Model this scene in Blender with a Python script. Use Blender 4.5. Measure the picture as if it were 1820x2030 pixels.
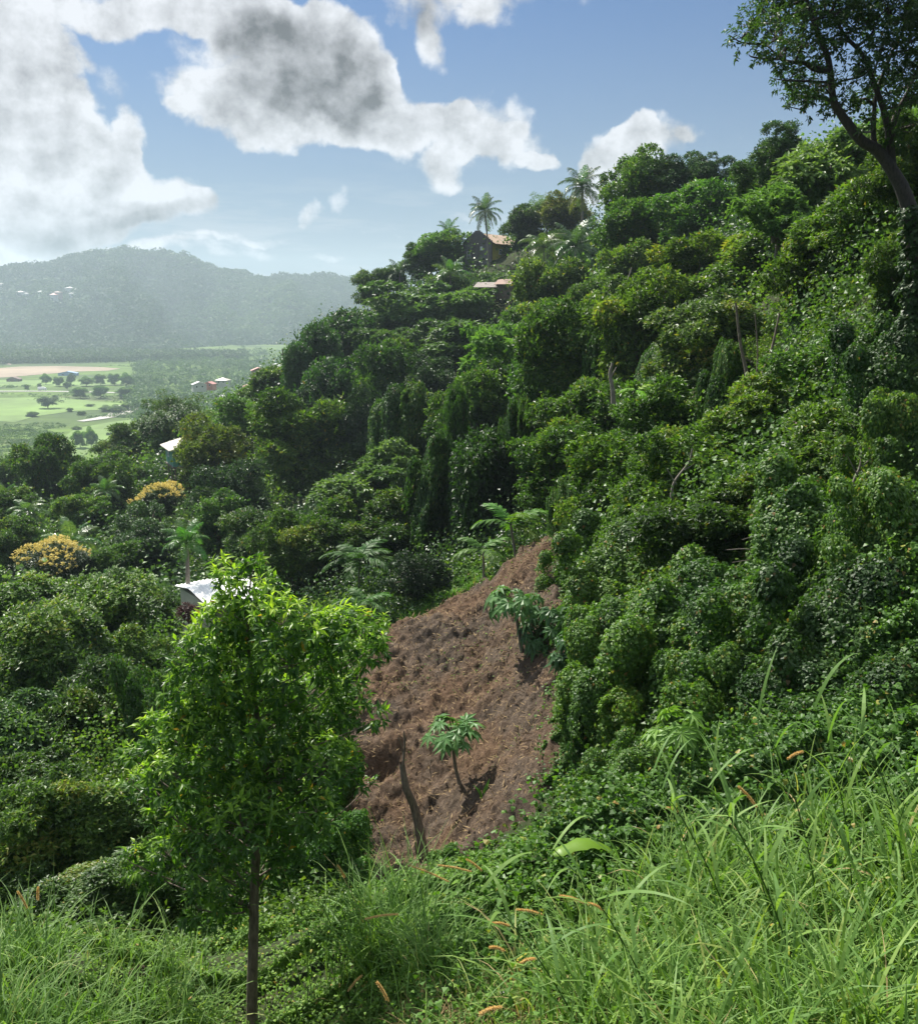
import bpy, math, random
import numpy as np
from mathutils import Vector
R = math.radians
rng = np.random.default_rng(7)
random.seed(7)
scene = bpy.context.scene
for o in list(bpy.data.objects): bpy.data.objects.remove(o)
COL = scene.collection

# ------------------------------------------------------------------ camera
FPX = 1825.0                        # focal length for a picture 1820 wide, 2030 high
PITCH = R(12.8)
cam_d = bpy.data.cameras.new('camera'); cam = bpy.data.objects.new('camera', cam_d); COL.objects.link(cam)
cam_d.sensor_fit = 'VERTICAL'; cam_d.sensor_height = 24.0; cam_d.lens = 24.0 * FPX / 2030.0
cam_d.clip_start = 0.05; cam_d.clip_end = 30000
cam.location = (0, 0, 0); cam.rotation_euler = (R(90) - PITCH, 0, 0)
scene.camera = cam

# ------------------------------------------------------------------ world, sun, exposure
SUN_EL, SUN_AZ = R(51), R(-38)      # azimuth measured from +Y towards +X
scene.view_settings.view_transform = 'Standard'
scene.view_settings.look = 'None'
scene.view_settings.exposure = 1.0
scene.view_settings.gamma = 1.0
world = bpy.data.worlds.new('World'); scene.world = world; world.use_nodes = True
sun_d = bpy.data.lights.new('sun', 'SUN'); sun_d.energy = 5.0; sun_d.angle = R(0.53); sun_d.color = (1.0, 0.95, 0.86)
sun = bpy.data.objects.new('sun', sun_d); COL.objects.link(sun)
sv = Vector((math.sin(SUN_AZ) * math.cos(SUN_EL), math.cos(SUN_AZ) * math.cos(SUN_EL), math.sin(SUN_EL)))
sun.rotation_euler = sv.to_track_quat('Z', 'Y').to_euler(); sun.location = (0, 0, 60)
scene.render.engine = 'CYCLES'
cy = scene.cycles
cy.max_bounces = 6; cy.diffuse_bounces = 3; cy.glossy_bounces = 2; cy.transmission_bounces = 4
cy.volume_bounces = 1; cy.transparent_max_bounces = 4; cy.caustics_reflective = False; cy.caustics_refractive = False
cy.sample_clamp_indirect = 4.0
cy.use_denoising = True; cy.denoiser = 'OPENIMAGEDENOISE'; cy.denoising_input_passes = 'RGB_ALBEDO_NORMAL'; cy.denoising_prefilter = 'ACCURATE'
cy.use_adaptive_sampling = False

# ------------------------------------------------------------------ pixel helpers (px,py in an 1820x2030 frame; Y = metres ahead)
FW = np.array([0, math.cos(PITCH), -math.sin(PITCH)]); UP = np.array([0, math.sin(PITCH), math.cos(PITCH)])
def ray(px, py):
    d = FW + np.array([1.0, 0, 0]) * ((px - 910) / FPX) + UP * ((1015 - py) / FPX)
    return d
def P(px, py, Y):
    d = ray(px, py); return d * (Y / d[1])
def mpp(px, py, Y):                 # metres per frame pixel at that point
    d = ray(px, py); return (Y / d[1]) / FPX
def azel(px, py):
    d = ray(px, py); return math.atan2(d[0], d[1]), math.atan2(d[2], math.hypot(d[0], d[1]))

# ------------------------------------------------------------------ node helpers
def mat_new(name):
    m = bpy.data.materials.new(name); m.use_nodes = True
    nt = m.node_tree; nt.nodes.clear(); return m, nt
def N(nt, t, **kw):
    n = nt.nodes.new(t)
    for k, v in kw.items():
        if k.startswith('i_'):
            key = k[2:]; key = int(key) if key.isdigit() else key.replace('_', ' ')
            n.inputs[key].default_value = v
        else: setattr(n, k, v)
    return n
def M(nt, op, a, b=None, c=None, clamp=False):
    n = nt.nodes.new('ShaderNodeMath'); n.operation = op; n.use_clamp = clamp
    for i, v in enumerate((a, b, c)):
        if v is None: continue
        if isinstance(v, (int, float)): n.inputs[i].default_value = v
        else: nt.links.new(v, n.inputs[i])
    return n.outputs[0]
def mixc(nt, f, a, b, mode='MIX'):
    n = nt.nodes.new('ShaderNodeMix'); n.data_type = 'RGBA'; n.blend_type = mode
    for i, v in ((0, f), (6, a), (7, b)):
        if isinstance(v, (int, float)): n.inputs[i].default_value = v
        elif isinstance(v, tuple): n.inputs[i].default_value = (*v, 1) if len(v) == 3 else v
        else: nt.links.new(v, n.inputs[i])
    return n.outputs[2]
def ramp(nt, f, stops):
    n = nt.nodes.new('ShaderNodeValToRGB'); cr = n.color_ramp
    while len(cr.elements) < len(stops): cr.elements.new(0.5)
    for e, (p, c) in zip(cr.elements, stops):
        e.position = p; e.color = (*c, 1) if len(c) == 3 else c
    nt.links.new(f, n.inputs[0]); return n.outputs[0]
def maprange(nt, v, a, b, c=0.0, d=1.0, smooth=True):
    n = nt.nodes.new('ShaderNodeMapRange')
    if smooth: n.interpolation_type = 'SMOOTHSTEP'
    nt.links.new(v, n.inputs[0])
    for i, x in zip((1, 2, 3, 4), (a, b, c, d)): n.inputs[i].default_value = x
    return n.outputs[0]
def noise(nt, vec, scale, detail=4, rough=0.55, w=None):
    n = nt.nodes.new('ShaderNodeTexNoise'); n.inputs['Scale'].default_value = scale
    n.inputs['Detail'].default_value = detail; n.inputs['Roughness'].default_value = rough
    if vec is not None: nt.links.new(vec, n.inputs['Vector'])
    return n

# ------------------------------------------------------------------ the sky: Nishita and cumulus clouds laid out by direction
def build_world():
    nt = world.node_tree; nt.nodes.clear(); L = nt.links.new
    sky = N(nt, 'ShaderNodeTexSky'); sky.sky_type = 'NISHITA'; sky.sun_disc = False
    sky.sun_elevation = SUN_EL; sky.sun_rotation = SUN_AZ; sky.air_density = 1.0; sky.dust_density = 0.7; sky.ozone_density = 2.0
    tc = N(nt, 'ShaderNodeTexCoord'); sep = N(nt, 'ShaderNodeSeparateXYZ'); L(tc.outputs['Generated'], sep.inputs[0])
    x, y, z = sep.outputs
    az = M(nt, 'ARCTAN2', x, y)
    el = M(nt, 'ARCSINE', z)
    comb = N(nt, 'ShaderNodeCombineXYZ'); L(az, comb.inputs[0]); L(el, comb.inputs[1])
    # billowy distortion of the direction before the cloud fields are read
    n1 = noise(nt, comb.outputs[0], 7.0, 5, 0.5); n2 = noise(nt, comb.outputs[0], 26.0, 5, 0.5)
    s1 = N(nt, 'ShaderNodeSeparateColor'); L(n1.outputs['Color'], s1.inputs[0])
    s2 = N(nt, 'ShaderNodeSeparateColor'); L(n2.outputs['Color'], s2.inputs[0])
    def warp(v, a, b, k1, k2):
        return M(nt, 'ADD', v, M(nt, 'ADD', M(nt, 'MULTIPLY', M(nt, 'SUBTRACT', a, .5), k1), M(nt, 'MULTIPLY', M(nt, 'SUBTRACT', b, .5), k2)))
    azw = warp(az, s1.outputs[0], s2.outputs[0], .13, .035); elw = warp(el, s1.outputs[1], s2.outputs[1], .10, .03)
    def field(blobs):
        tot = None
        for cx, cy_, rx, ry, w in blobs:
            a0, e0 = azel(cx, cy_); ra = rx / FPX; re = ry / FPX
            dx = M(nt, 'MULTIPLY', M(nt, 'SUBTRACT', azw, a0), 1 / ra); dy = M(nt, 'MULTIPLY', M(nt, 'SUBTRACT', elw, e0), 1 / re)
            d2 = M(nt, 'ADD', M(nt, 'MULTIPLY', dx, dx), M(nt, 'MULTIPLY', dy, dy))
            f = M(nt, 'MAXIMUM', M(nt, 'MULTIPLY', M(nt, 'SUBTRACT', 1.0, M(nt, 'MULTIPLY', d2, 0.55)), w), 0.0)
            tot = f if tot is None else M(nt, 'ADD', tot, f)
        return tot
    white = [(25, 40, 120, 95, 1), (75, 120, 60, 50, .8), (40, 200, 95, 70, .9), (120, 215, 50, 40, .6), (260, 35, 95, 42, .9), (350, 25, 70, 36, .7), (300, 85, 40, 30, .5), (180, 135, 26, 24, .5),
             (235, 185, 40, 36, .55), (150, 165, 24, 26, .5), (45, 330, 120, 62, 1), (160, 330, 80, 50, .9), (255, 275, 36, 34, 1), (235, 310, 30, 30, .6), (110, 415, 140, 48, 1),
             (310, 385, 105, 38, 1), (405, 400, 52, 28, .8), (250, 440, 120, 16, .5), (20, 490, 30, 16, .5), (90, 486, 200, 20, .55), (360, 498, 220, 13, .5),
             (500, 25, 90, 60, 1), (610, 60, 80, 50, .9), (560, 130, 150, 95, 1), (400, 205, 70, 36, .8), (350, 222, 26, 14, .5), (620, 215, 150, 66, 1), (700, 120, 60, 60, .8), (735, 160, 36, 34, .8),
             (560, 262, 130, 28, .7), (740, 245, 100, 56, .9), (860, 275, 120, 50, 1), (960, 255, 84, 60, 1), (925, 215, 30, 26, .7), (1005, 300, 78, 38, .9),
             (880, 348, 56, 24, .8), (1080, 330, 30, 14, .7), (855, 20, 80, 50, .65), (860, 80, 40, 34, .5), (958, 34, 28, 30, .7), (760, 15, 30, 30, .3),
             (1205, 320, 44, 46, 1), (1240, 290, 40, 34, 1), (1290, 285, 62, 32, .9), (1365, 272, 28, 18, .6), (1230, 370, 80, 44, .9),
             (635, 420, 28, 18, .6), (610, 440, 20, 10, .4), (700, 405, 18, 12, .4), (680, 494, 60, 12, .6), (520, 470, 110, 10, .5), (360, 478, 130, 10, .5), (800, 470, 60, 7, .4), (900, 430, 70, 8, .38), (1000, -60, 200, 50, .8), (-200, 250, 160, 300, 1), (2300, 200, 250, 80, .8), (1300, -300, 300, 100, .9),
             (300, -320, 500, 160, .9)]
    grey = [(590, 130, 120, 85, 1), (500, 100, 70, 60, .6), (650, 225, 110, 40, 1), (700, 150, 50, 60, .6), (540, 215, 110, 40, .8), (30, 150, 60, 40, .5),
            (140, 440, 150, 26, .9), (330, 415, 100, 18, .8), (60, 250, 60, 30, .35), (60, 370, 70, 24, .35), (200, 350, 40, 24, .35), (300, 50, 60, 26, .3), (820, 285, 80, 20, .5), (860, 30, 70, 50, .8), (10, 60, 50, 40, .3), (1010, 322, 70, 12, .3), (1230, 380, 70, 30, .45)]
    F = field(white); G = field(grey)
    det = noise(nt, comb.outputs[0], 17.0, 9, 0.58)
    det2 = noise(nt, comb.outputs[0], 42.0, 6, 0.6)
    Fd = M(nt, 'ADD', F, M(nt, 'MULTIPLY', M(nt, 'SUBTRACT', det.outputs[0], .5), 1.25))
    Fd = M(nt, 'ADD', Fd, M(nt, 'MULTIPLY', M(nt, 'SUBTRACT', det2.outputs[0], .5), .7))
    cover = maprange(nt, Fd, .26, .84)
    # billow shading: noise read again a little towards the sun
    off = N(nt, 'ShaderNodeVectorMath', operation='ADD'); L(comb.outputs[0], off.inputs[0]); off.inputs[1].default_value = (-.010, .022, 0)
    det3 = noise(nt, off.outputs[0], 17.0, 9, 0.58)
    relief = M(nt, 'MULTIPLY', M(nt, 'SUBTRACT', det.outputs[0], det3.outputs[0]), 2.0)
    greyf = maprange(nt, M(nt, 'ADD', M(nt, 'MULTIPLY', G, .85), M(nt, 'MULTIPLY', M(nt, 'SUBTRACT', det.outputs[0], .5), .45)), .05, 1.05)
    thick = maprange(nt, Fd, .8, 2.3)
    shade = M(nt, 'SUBTRACT', M(nt, 'SUBTRACT', M(nt, 'ADD', 1.0, relief), M(nt, 'MULTIPLY', greyf, .56)), M(nt, 'MULTIPLY', thick, .16))
    shade = M(nt, 'MINIMUM', M(nt, 'MAXIMUM', shade, .16), 1.15)
    cl = N(nt, 'ShaderNodeMixRGB'); cl.blend_type = 'MULTIPLY'; cl.inputs[0].default_value = 1
    cl.inputs[1].default_value = (3.75, 3.85, 4.05, 1); L(shade, cl.inputs[2])
    # thin high veil low in the sky
    st = N(nt, 'ShaderNodeMapping'); st.inputs['Scale'].default_value = (5, 34, 1); L(comb.outputs[0], st.inputs[0])
    nv = noise(nt, st.outputs[0], 1.0, 7, .6)
    lowband = maprange(nt, el, .16, .02)
    veil = M(nt, 'MULTIPLY', M(nt, 'MULTIPLY', maprange(nt, nv.outputs[0], .46, .62), lowband), .75)
    hz = M(nt, 'MULTIPLY', maprange(nt, el, .36, -.02), .75)
    skyc = mixc(nt, 1.0, sky.outputs[0], (0.16, 0.27, 0.40), 'MULTIPLY')
    c1 = mixc(nt, hz, skyc, (1.5, 1.85, 2.15))
    c2 = mixc(nt, veil, c1, (2.7, 3.0, 3.3))
    # unseen patchy brightness added overhead, above the frame, to lift the ambient light
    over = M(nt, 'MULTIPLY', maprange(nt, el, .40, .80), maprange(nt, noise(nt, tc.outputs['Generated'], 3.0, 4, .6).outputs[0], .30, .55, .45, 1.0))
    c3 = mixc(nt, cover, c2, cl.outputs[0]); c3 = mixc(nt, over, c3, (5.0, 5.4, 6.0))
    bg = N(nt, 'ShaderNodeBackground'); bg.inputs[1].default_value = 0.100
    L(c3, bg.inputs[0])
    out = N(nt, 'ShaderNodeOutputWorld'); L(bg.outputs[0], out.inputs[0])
build_world()

# ------------------------------------------------------------------ materials
def leaf_mat(name, stops, trans=.35, rough=.46, spec=.42, tboost=(1.25, 1.35, .55)):
    m, nt = mat_new(name); L = nt.links.new
    at = N(nt, 'ShaderNodeAttribute', attribute_name='var'); oi = N(nt, 'ShaderNodeObjectInfo')
    c = ramp(nt, at.outputs['Fac'], stops)
    c = mixc(nt, 1.0, c, oi.outputs['Color'], 'MULTIPLY')
    p = N(nt, 'ShaderNodeBsdfPrincipled', i_Roughness=rough); p.inputs['Specular IOR Level'].default_value = spec
    L(c, p.inputs['Base Color'])
    tr = N(nt, 'ShaderNodeBsdfTranslucent'); L(mixc(nt, 1.0, c, tboost, 'MULTIPLY'), tr.inputs[0])
    mx = N(nt, 'ShaderNodeMixShader', i_0=trans); L(p.outputs[0], mx.inputs[1]); L(tr.outputs[0], mx.inputs[2])
    o = N(nt, 'ShaderNodeOutputMaterial'); L(mx.outputs[0], o.inputs[0]); return m
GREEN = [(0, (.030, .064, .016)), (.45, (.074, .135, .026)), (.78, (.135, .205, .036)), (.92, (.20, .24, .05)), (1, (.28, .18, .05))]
MAT = {}
MAT['leaf'] = leaf_mat('leaf_green', GREEN, .44)
MAT['pale'] = leaf_mat('leaf_pale', [(0, (.055, .11, .036)), (.5, (.115, .185, .06)), (1, (.19, .26, .10))], .36, .48, .4)
MAT['dark'] = leaf_mat('leaf_dark', [(0, (.018, .042, .017)), (.6, (.042, .085, .028)), (1, (.09, .14, .04))], .32, .44, .45)
MAT['vine'] = leaf_mat('leaf_vine', [(0, (.034, .080, .018)), (.5, (.082, .160, .032)), (.88, (.16, .25, .05)), (.96, (.25, .25, .06)), (1, (.26, .15, .06))], .44, .48, .38)
MAT['bright'] = leaf_mat('leaf_bright', [(0, (.030, .085, .016)), (.35, (.075, .17, .024)), (.7, (.21, .36, .032)), (.95, (.34, .48, .045)), (1, (.45, .28, .04))], .50, .42, .42)
MAT['flower'] = leaf_mat('blossom_yellow', [(0, (.56, .46, .12)), (1, (.82, .70, .26))], .3, .7, .2, (1, .95, .7))
MAT['maroon'] = leaf_mat('leaf_maroon', [(0, (.05, .022, .02)), (1, (.11, .055, .045))], .2, .5, .3, (1.3, .7, .6))
MAT['palm'] = leaf_mat('palm_leaf', [(0, (.05, .10, .035)), (.6, (.09, .165, .05)), (.9, (.17, .20, .07)), (1, (.30, .20, .07))], .4, .35, .7)
MAT['grass'] = leaf_mat('grass_blade', [(0, (.065, .125, .028)), (.5, (.115, .225, .050)), (.8, (.20, .315, .07)), (.93, (.34, .38, .12)), (1, (.42, .33, .17))], .42, .55, .28)
MAT['cover'] = leaf_mat('creeper_leaf', [(0, (.055, .120, .022)), (.5, (.125, .235, .036)), (.88, (.22, .34, .05)), (.96, (.30, .28, .07)), (1, (.34, .22, .10))], .40, .55, .3)
MAT['straw'] = leaf_mat('dry_straw', [(0, (.16, .11, .06)), (1, (.42, .32, .17))], .15, .7, .2, (1, 1, 1))
MAT['seed'] = leaf_mat('seed_spike', [(0, (.62, .42, .16)), (1, (.85, .65, .32))], .25, .8, .1, (1, .9, .6))
MAT['far'] = leaf_mat('far_wood_leaf', [(0, (.035, .075, .026)), (.6, (.07, .125, .038)), (1, (.14, .20, .06))], .2, .6, .2)

def bark_mat(name, a, b, scale=30):
    m, nt = mat_new(name); L = nt.links.new
    tc = N(nt, 'ShaderNodeTexCoord'); mp = N(nt, 'ShaderNodeMapping'); mp.inputs['Scale'].default_value = (1, 1, .25); L(tc.outputs['Object'], mp.inputs[0])
    n = noise(nt, mp.outputs[0], scale, 6, .65)
    p = N(nt, 'ShaderNodeBsdfPrincipled', i_Roughness=.85); L(ramp(nt, n.outputs[0], [(.3, a), (.7, b)]), p.inputs['Base Color'])
    bp = N(nt, 'ShaderNodeBump', i_Strength=.6, i_Distance=.02); L(n.outputs[0], bp.inputs['Height']); L(bp.outputs[0], p.inputs['Normal'])
    o = N(nt, 'ShaderNodeOutputMaterial'); L(p.outputs[0], o.inputs[0]); return m
MAT['bark'] = bark_mat('bark', (.06, .046, .034), (.22, .175, .13))
MAT['dark_bark'] = bark_mat('dark_bark', (.022, .018, .015), (.07, .055, .045))
MAT['palm_trunk'] = bark_mat('palm_trunk', (.12, .10, .08), (.26, .23, .19))
MAT['stump'] = bark_mat('stump_wood', (.06, .04, .028), (.17, .115, .075), 12)

def plain(name, col, rough=.7, var=.12, scale=3.0, metal=0, corr=None):
    m, nt = mat_new(name); L = nt.links.new
    tc = N(nt, 'ShaderNodeTexCoord'); n = noise(nt, tc.outputs['Object'], scale, 6, .65)
    lo = tuple(c * (1 - var) for c in col); hi = tuple(min(1, c * (1 + var)) for c in col)
    p = N(nt, 'ShaderNodeBsdfPrincipled', i_Roughness=rough, i_Metallic=metal); L(ramp(nt, n.outputs[0], [(.3, lo), (.7, hi)]), p.inputs['Base Color'])
    o = N(nt, 'ShaderNodeOutputMaterial'); L(p.outputs[0], o.inputs[0]); return m

def soil_mat():
    m, nt = mat_new('tilled_soil'); L = nt.links.new
    tc = N(nt, 'ShaderNodeTexCoord')
    n = noise(nt, tc.outputs['Object'], .45, 5, .6); n2 = noise(nt, tc.outputs['Object'], 6, 9, .72); n3 = noise(nt, tc.outputs['Object'], 45, 4, .7)
    c = ramp(nt, n2.outputs[0], [(.25, (.036, .027, .020)), (.5, (.105, .078, .057)), (.75, (.195, .150, .112))])
    c = mixc(nt, maprange(nt, n.outputs[0], .4, .62), c, mixc(nt, 1.0, c, (1.22, 1.03, .88), 'MULTIPLY'))
    n4 = noise(nt, tc.outputs['Object'], 1.3, 5, .65)
    c = mixc(nt, maprange(nt, n4.outputs[0], .50, .64), c, mixc(nt, 1.0, c, (.62, .64, .66), 'MULTIPLY'))
    c = mixc(nt, maprange(nt, n3.outputs[0], .62, .70), c, (.36, .28, .18))
    p = N(nt, 'ShaderNodeBsdfPrincipled', i_Roughness=.95); p.inputs['Specular IOR Level'].default_value = .15; L(c, p.inputs['Base Color'])
    h = M(nt, 'ADD', n2.outputs[0], M(nt, 'MULTIPLY', n3.outputs[0], .3))
    bp = N(nt, 'ShaderNodeBump', i_Strength=.9, i_Distance=.16); L(h, bp.inputs['Height']); L(bp.outputs[0], p.inputs['Normal'])
    o = N(nt, 'ShaderNodeOutputMaterial'); L(p.outputs[0], o.inputs[0]); return m
MAT['soil'] = soil_mat()

def ground_mat():
    m, nt = mat_new('ground'); L = nt.links.new
    tc = N(nt, 'ShaderNodeTexCoord'); sep = N(nt, 'ShaderNodeSeparateXYZ'); L(tc.outputs['Object'], sep.inputs[0])
    n = noise(nt, tc.outputs['Object'], 2.5, 8, .7)
    near = ramp(nt, n.outputs[0], [(.3, (.018, .026, .012)), (.55, (.035, .045, .018)), (.75, (.075, .060, .035))])
    mp = N(nt, 'ShaderNodeMapping'); mp.inputs['Scale'].default_value = (.004, .009, 0); L(tc.outputs['Object'], mp.inputs[0])
    f1 = noise(nt, mp.outputs[0], 1.0, 5, .6); f2 = noise(nt, tc.outputs['Object'], .05, 6, .7)
    past = ramp(nt, f1.outputs[0], [(.36, (.055, .085, .034)), (.46, (.085, .13, .035)), (.54, (.115, .185, .035)), (.60, (.10, .13, .045)), (.68, (.075, .10, .04))])
    past = mixc(nt, maprange(nt, f2.outputs[0], .46, .66), past, mixc(nt, 1.0, past, (.72, .74, .8), 'MULTIPLY'))
    low = maprange(nt, sep.outputs[2], -84, -91)
    c = mixc(nt, low, near, past)
    p = N(nt, 'ShaderNodeBsdfPrincipled', i_Roughness=.95); p.inputs['Specular IOR Level'].default_value = .1; L(c, p.inputs['Base Color'])
    bp = N(nt, 'ShaderNodeBump', i_Strength=.6, i_Distance=.1); L(n.outputs[0], bp.inputs['Height']); L(bp.outputs[0], p.inputs['Normal'])
    o = N(nt, 'ShaderNodeOutputMaterial'); L(p.outputs[0], o.inputs[0]); return m
MAT['ground'] = ground_mat()

def hill_mat():
    m, nt = mat_new('wooded_hill'); L = nt.links.new
    tc = N(nt, 'ShaderNodeTexCoord')
    n = noise(nt, tc.outputs['Object'], .0035, 6, .62); n2 = noise(nt, tc.outputs['Object'], .06, 5, .7)
    c = ramp(nt, n.outputs[0], [(.36, (.022, .046, .020)), (.5, (.034, .065, .024)), (.62, (.05, .085, .03))])
    c = mixc(nt, maprange(nt, n2.outputs[0], .4, .65), c, mixc(nt, 1.0, c, (.6, .62, .68), 'MULTIPLY'))
    p = N(nt, 'ShaderNodeBsdfPrincipled', i_Roughness=.95); p.inputs['Specular IOR Level'].default_value = .1; L(c, p.inputs['Base Color'])
    o = N(nt, 'ShaderNodeOutputMaterial'); L(p.outputs[0], o.inputs[0]); return m
MAT['hill'] = hill_mat()
MAT['road'] = plain('road_surface', (.42, .41, .38), .9, .1, .05)
m_, nt_ = mat_new('river_water'); p_ = N(nt_, 'ShaderNodeBsdfPrincipled', i_Roughness=.35); p_.inputs['Base Color'].default_value = (.42, .39, .34, 1)
n_ = noise(nt_, N(nt_, 'ShaderNodeTexCoord').outputs['Object'], .6, 3, .5); b_ = N(nt_, 'ShaderNodeBump', i_Strength=.2, i_Distance=.2)
nt_.links.new(n_.outputs[0], b_.inputs['Height']); nt_.links.new(b_.outputs[0], p_.inputs['Normal'])
nt_.links.new(p_.outputs[0], N(nt_, 'ShaderNodeOutputMaterial').inputs[0]); MAT['water'] = m_
MAT['bare'] = plain('bare_earth', (.25, .19, .13), .95, .3, .012)
MAT['pasture'] = plain('pasture', (.115, .19, .035), .95, .35, .02)
MAT['white'] = plain('white_paint', (.78, .78, .76), .5, .05)
MAT['cream'] = plain('cream_roof', (.50, .46, .38), .5, .10, 1.2)
MAT['turq'] = plain('green_boards', (.085, .26, .18), .6, .12, 1.5)
MAT['wood'] = plain('weathered_wood', (.16, .12, .09), .8, .3, 4)
MAT['slate'] = plain('grey_boards', (.12, .105, .105), .7, .3, 1.5)
MAT['slate2'] = plain('pale_grey_render', (.16, .15, .16), .8, .2, 1.5)
MAT['yellow'] = plain('yellow_wall', (.38, .33, .055), .7, .12, 1)
MAT['rust'] = plain('rusty_tin', (.24, .155, .12), .7, .4, 2)
MAT['pinkroof'] = plain('faded_red_roof', (.44, .20, .17), .6, .2, .6)
MAT['bluegrey'] = plain('grey_roof', (.42, .42, .42), .6, .15, .6)
MAT['tan'] = plain('tan_roof', (.42, .30, .21), .7, .2, .8)
MAT['dull'] = plain('weathered_white_roof', (.42, .42, .41), .7, .15, .3)
MAT['old_tin'] = plain('old_tin_roof', (.20, .17, .15), .8, .35, 1.5)
MAT['bluetarp'] = plain('blue_roof', (.22, .34, .50), .5, .1, .3)
MAT['glass'] = plain('window_glass', (.03, .035, .04), .15, .2)
MAT['tyre'] = plain('rubber', (.02, .02, .02), .8, .1)
MAT['brown'] = plain('brown_wall', (.14, .09, .07), .8, .2, .5)

# ------------------------------------------------------------------ mesh building
def mesh(name, V, faces, var=None, smooth=False):
    """faces: list of (k,n) int arrays"""
    me = bpy.data.meshes.new(name)
    V = np.asarray(V, np.float32)
    if not isinstance(faces, list): faces = [faces]
    faces = [np.asarray(f, np.int32) for f in faces if len(f)]
    nl = sum(f.size for f in faces); nf = sum(len(f) for f in faces)
    me.vertices.add(len(V)); me.vertices.foreach_set('co', V.ravel())
    me.loops.add(nl); me.polygons.add(nf)
    me.loops.foreach_set('vertex_index', np.concatenate([f.ravel() for f in faces]))
    tot = np.concatenate([np.full(len(f), f.shape[1], np.int32) for f in faces])
    me.polygons.foreach_set('loop_start', np.concatenate([[0], np.cumsum(tot)[:-1]]).astype(np.int32))
    try: me.polygons.foreach_set('loop_total', tot)
    except Exception: pass
    me.polygons.foreach_set('use_smooth', np.full(nf, smooth))
    if var is not None:
        a = me.attributes.new('var', 'FLOAT', 'FACE'); a.data.foreach_set('value', np.asarray(var, np.float32))
    me.update(calc_edges=True)
    return me
def link(name, me, mats=None, parent=None, color=None):
    o = bpy.data.objects.new(name, me); COL.objects.link(o)
    if mats is not None and len(me.materials) == 0:
        for x in (mats if isinstance(mats, (list, tuple)) else [mats]): me.materials.append(MAT[x] if isinstance(x, str) else x)
    if parent: o.parent = parent
    if color is not None: o.color = (*color, 1)
    return o
def tag(o, label=None, cat=None, group=None, kind=None):
    if label: o['label'] = label
    if cat: o['category'] = cat
    if group: o['group'] = group
    if kind: o['kind'] = kind
    return o
def empty(name, loc, rz=0, label=None, cat=None, group=None):
    o = bpy.data.objects.new(name, None); COL.objects.link(o); o.location = loc; o.rotation_euler = (0, 0, rz)
    o.empty_display_size = .2
    return tag(o, label, cat, group)
def unit(a):
    return a / (np.linalg.norm(a, axis=-1, keepdims=True) + 1e-9)
def rsph(n, g=None):
    return unit((g or rng).normal(size=(n, 3)))

def leaves(pos, tip, nor, length, width, var, shape='rh', droop=.0):
    """returns V, F(list), var per face"""
    n = len(pos); tip = unit(tip); nor = unit(nor - tip * (nor * tip).sum(1, keepdims=True)); side = np.cross(tip, nor)
    l = np.broadcast_to(np.asarray(length, float), (n,))[:, None]; w = np.broadcast_to(np.asarray(width, float), (n,))[:, None] * .5
    base = np.arange(n)[:, None]
    if shape == 'rh':
        V = np.stack([pos, pos + tip * l * .45 + side * w + nor * w * .35, pos + tip * l - nor * l * droop, pos + tip * l * .45 - side * w + nor * w * .35], 1)
        return V.reshape(-1, 3), [base * 4 + np.arange(4)], var
    if shape == 'fold':
        V = np.stack([pos, pos + tip * l * .5 - nor * w * .25, pos + tip * l - nor * l * droop,
                      pos + tip * l * .42 + side * w + nor * w * .3, pos + tip * l * .42 - side * w + nor * w * .3], 1)
        f = np.concatenate([base * 5 + np.array([0, 3, 2, 1]), base * 5 + np.array([0, 1, 2, 4])], 0)
        return V.reshape(-1, 3), [f], np.concatenate([var, var])
    if shape == 'heart':
        V = np.stack([pos, pos - tip * l * .12 + side * w * .6, pos + tip * l * .25 + side * w + nor * w * .2, pos + tip * l - nor * l * droop,
                      pos + tip * l * .25 - side * w + nor * w * .2, pos - tip * l * .12 - side * w * .6], 1)
        return V.reshape(-1, 3), [base * 6 + np.arange(6)], var
def joinm(parts):
    Vs, Fs, vs, off = [], {}, {}, 0
    for V, F, v in parts:
        i = 0
        for f in F:
            k = f.shape[1]; Fs.setdefault(k, []).append(f + off); vs.setdefault(k, []).append(v[i:i + len(f)]); i += len(f)
        Vs.append(V); off += len(V)
    ks = sorted(Fs)
    return np.concatenate(Vs), [np.concatenate(Fs[k]) for k in ks], np.concatenate([np.concatenate(vs[k]) for k in ks])
def tube(pts, rad, ns=8, cap=True):
    pts = np.asarray(pts, float); n = len(pts); rad = np.broadcast_to(np.asarray(rad, float), (n,))
    t = unit(np.gradient(pts, axis=0)); ref = np.array([0.31, 0.95, .07]); 
    if abs((t[0] * ref).sum()) > .9: ref = np.array([1., 0, .1])
    a = unit(np.cross(t, ref)); b = np.cross(t, a)
    th = np.linspace(0, 2 * np.pi, ns, endpoint=False)
    V = pts[:, None] + rad[:, None, None] * (a[:, None] * np.cos(th)[None, :, None] + b[:, None] * np.sin(th)[None, :, None])
    i = np.arange(n - 1)[:, None] * ns; j = np.arange(ns)[None]; k = (j + 1) % ns
    F = np.stack([i + j, i + k, i + ns + k, i + ns + j], -1).reshape(-1, 4)
    return V.reshape(-1, 3), [F], np.zeros(len(F))
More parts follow.
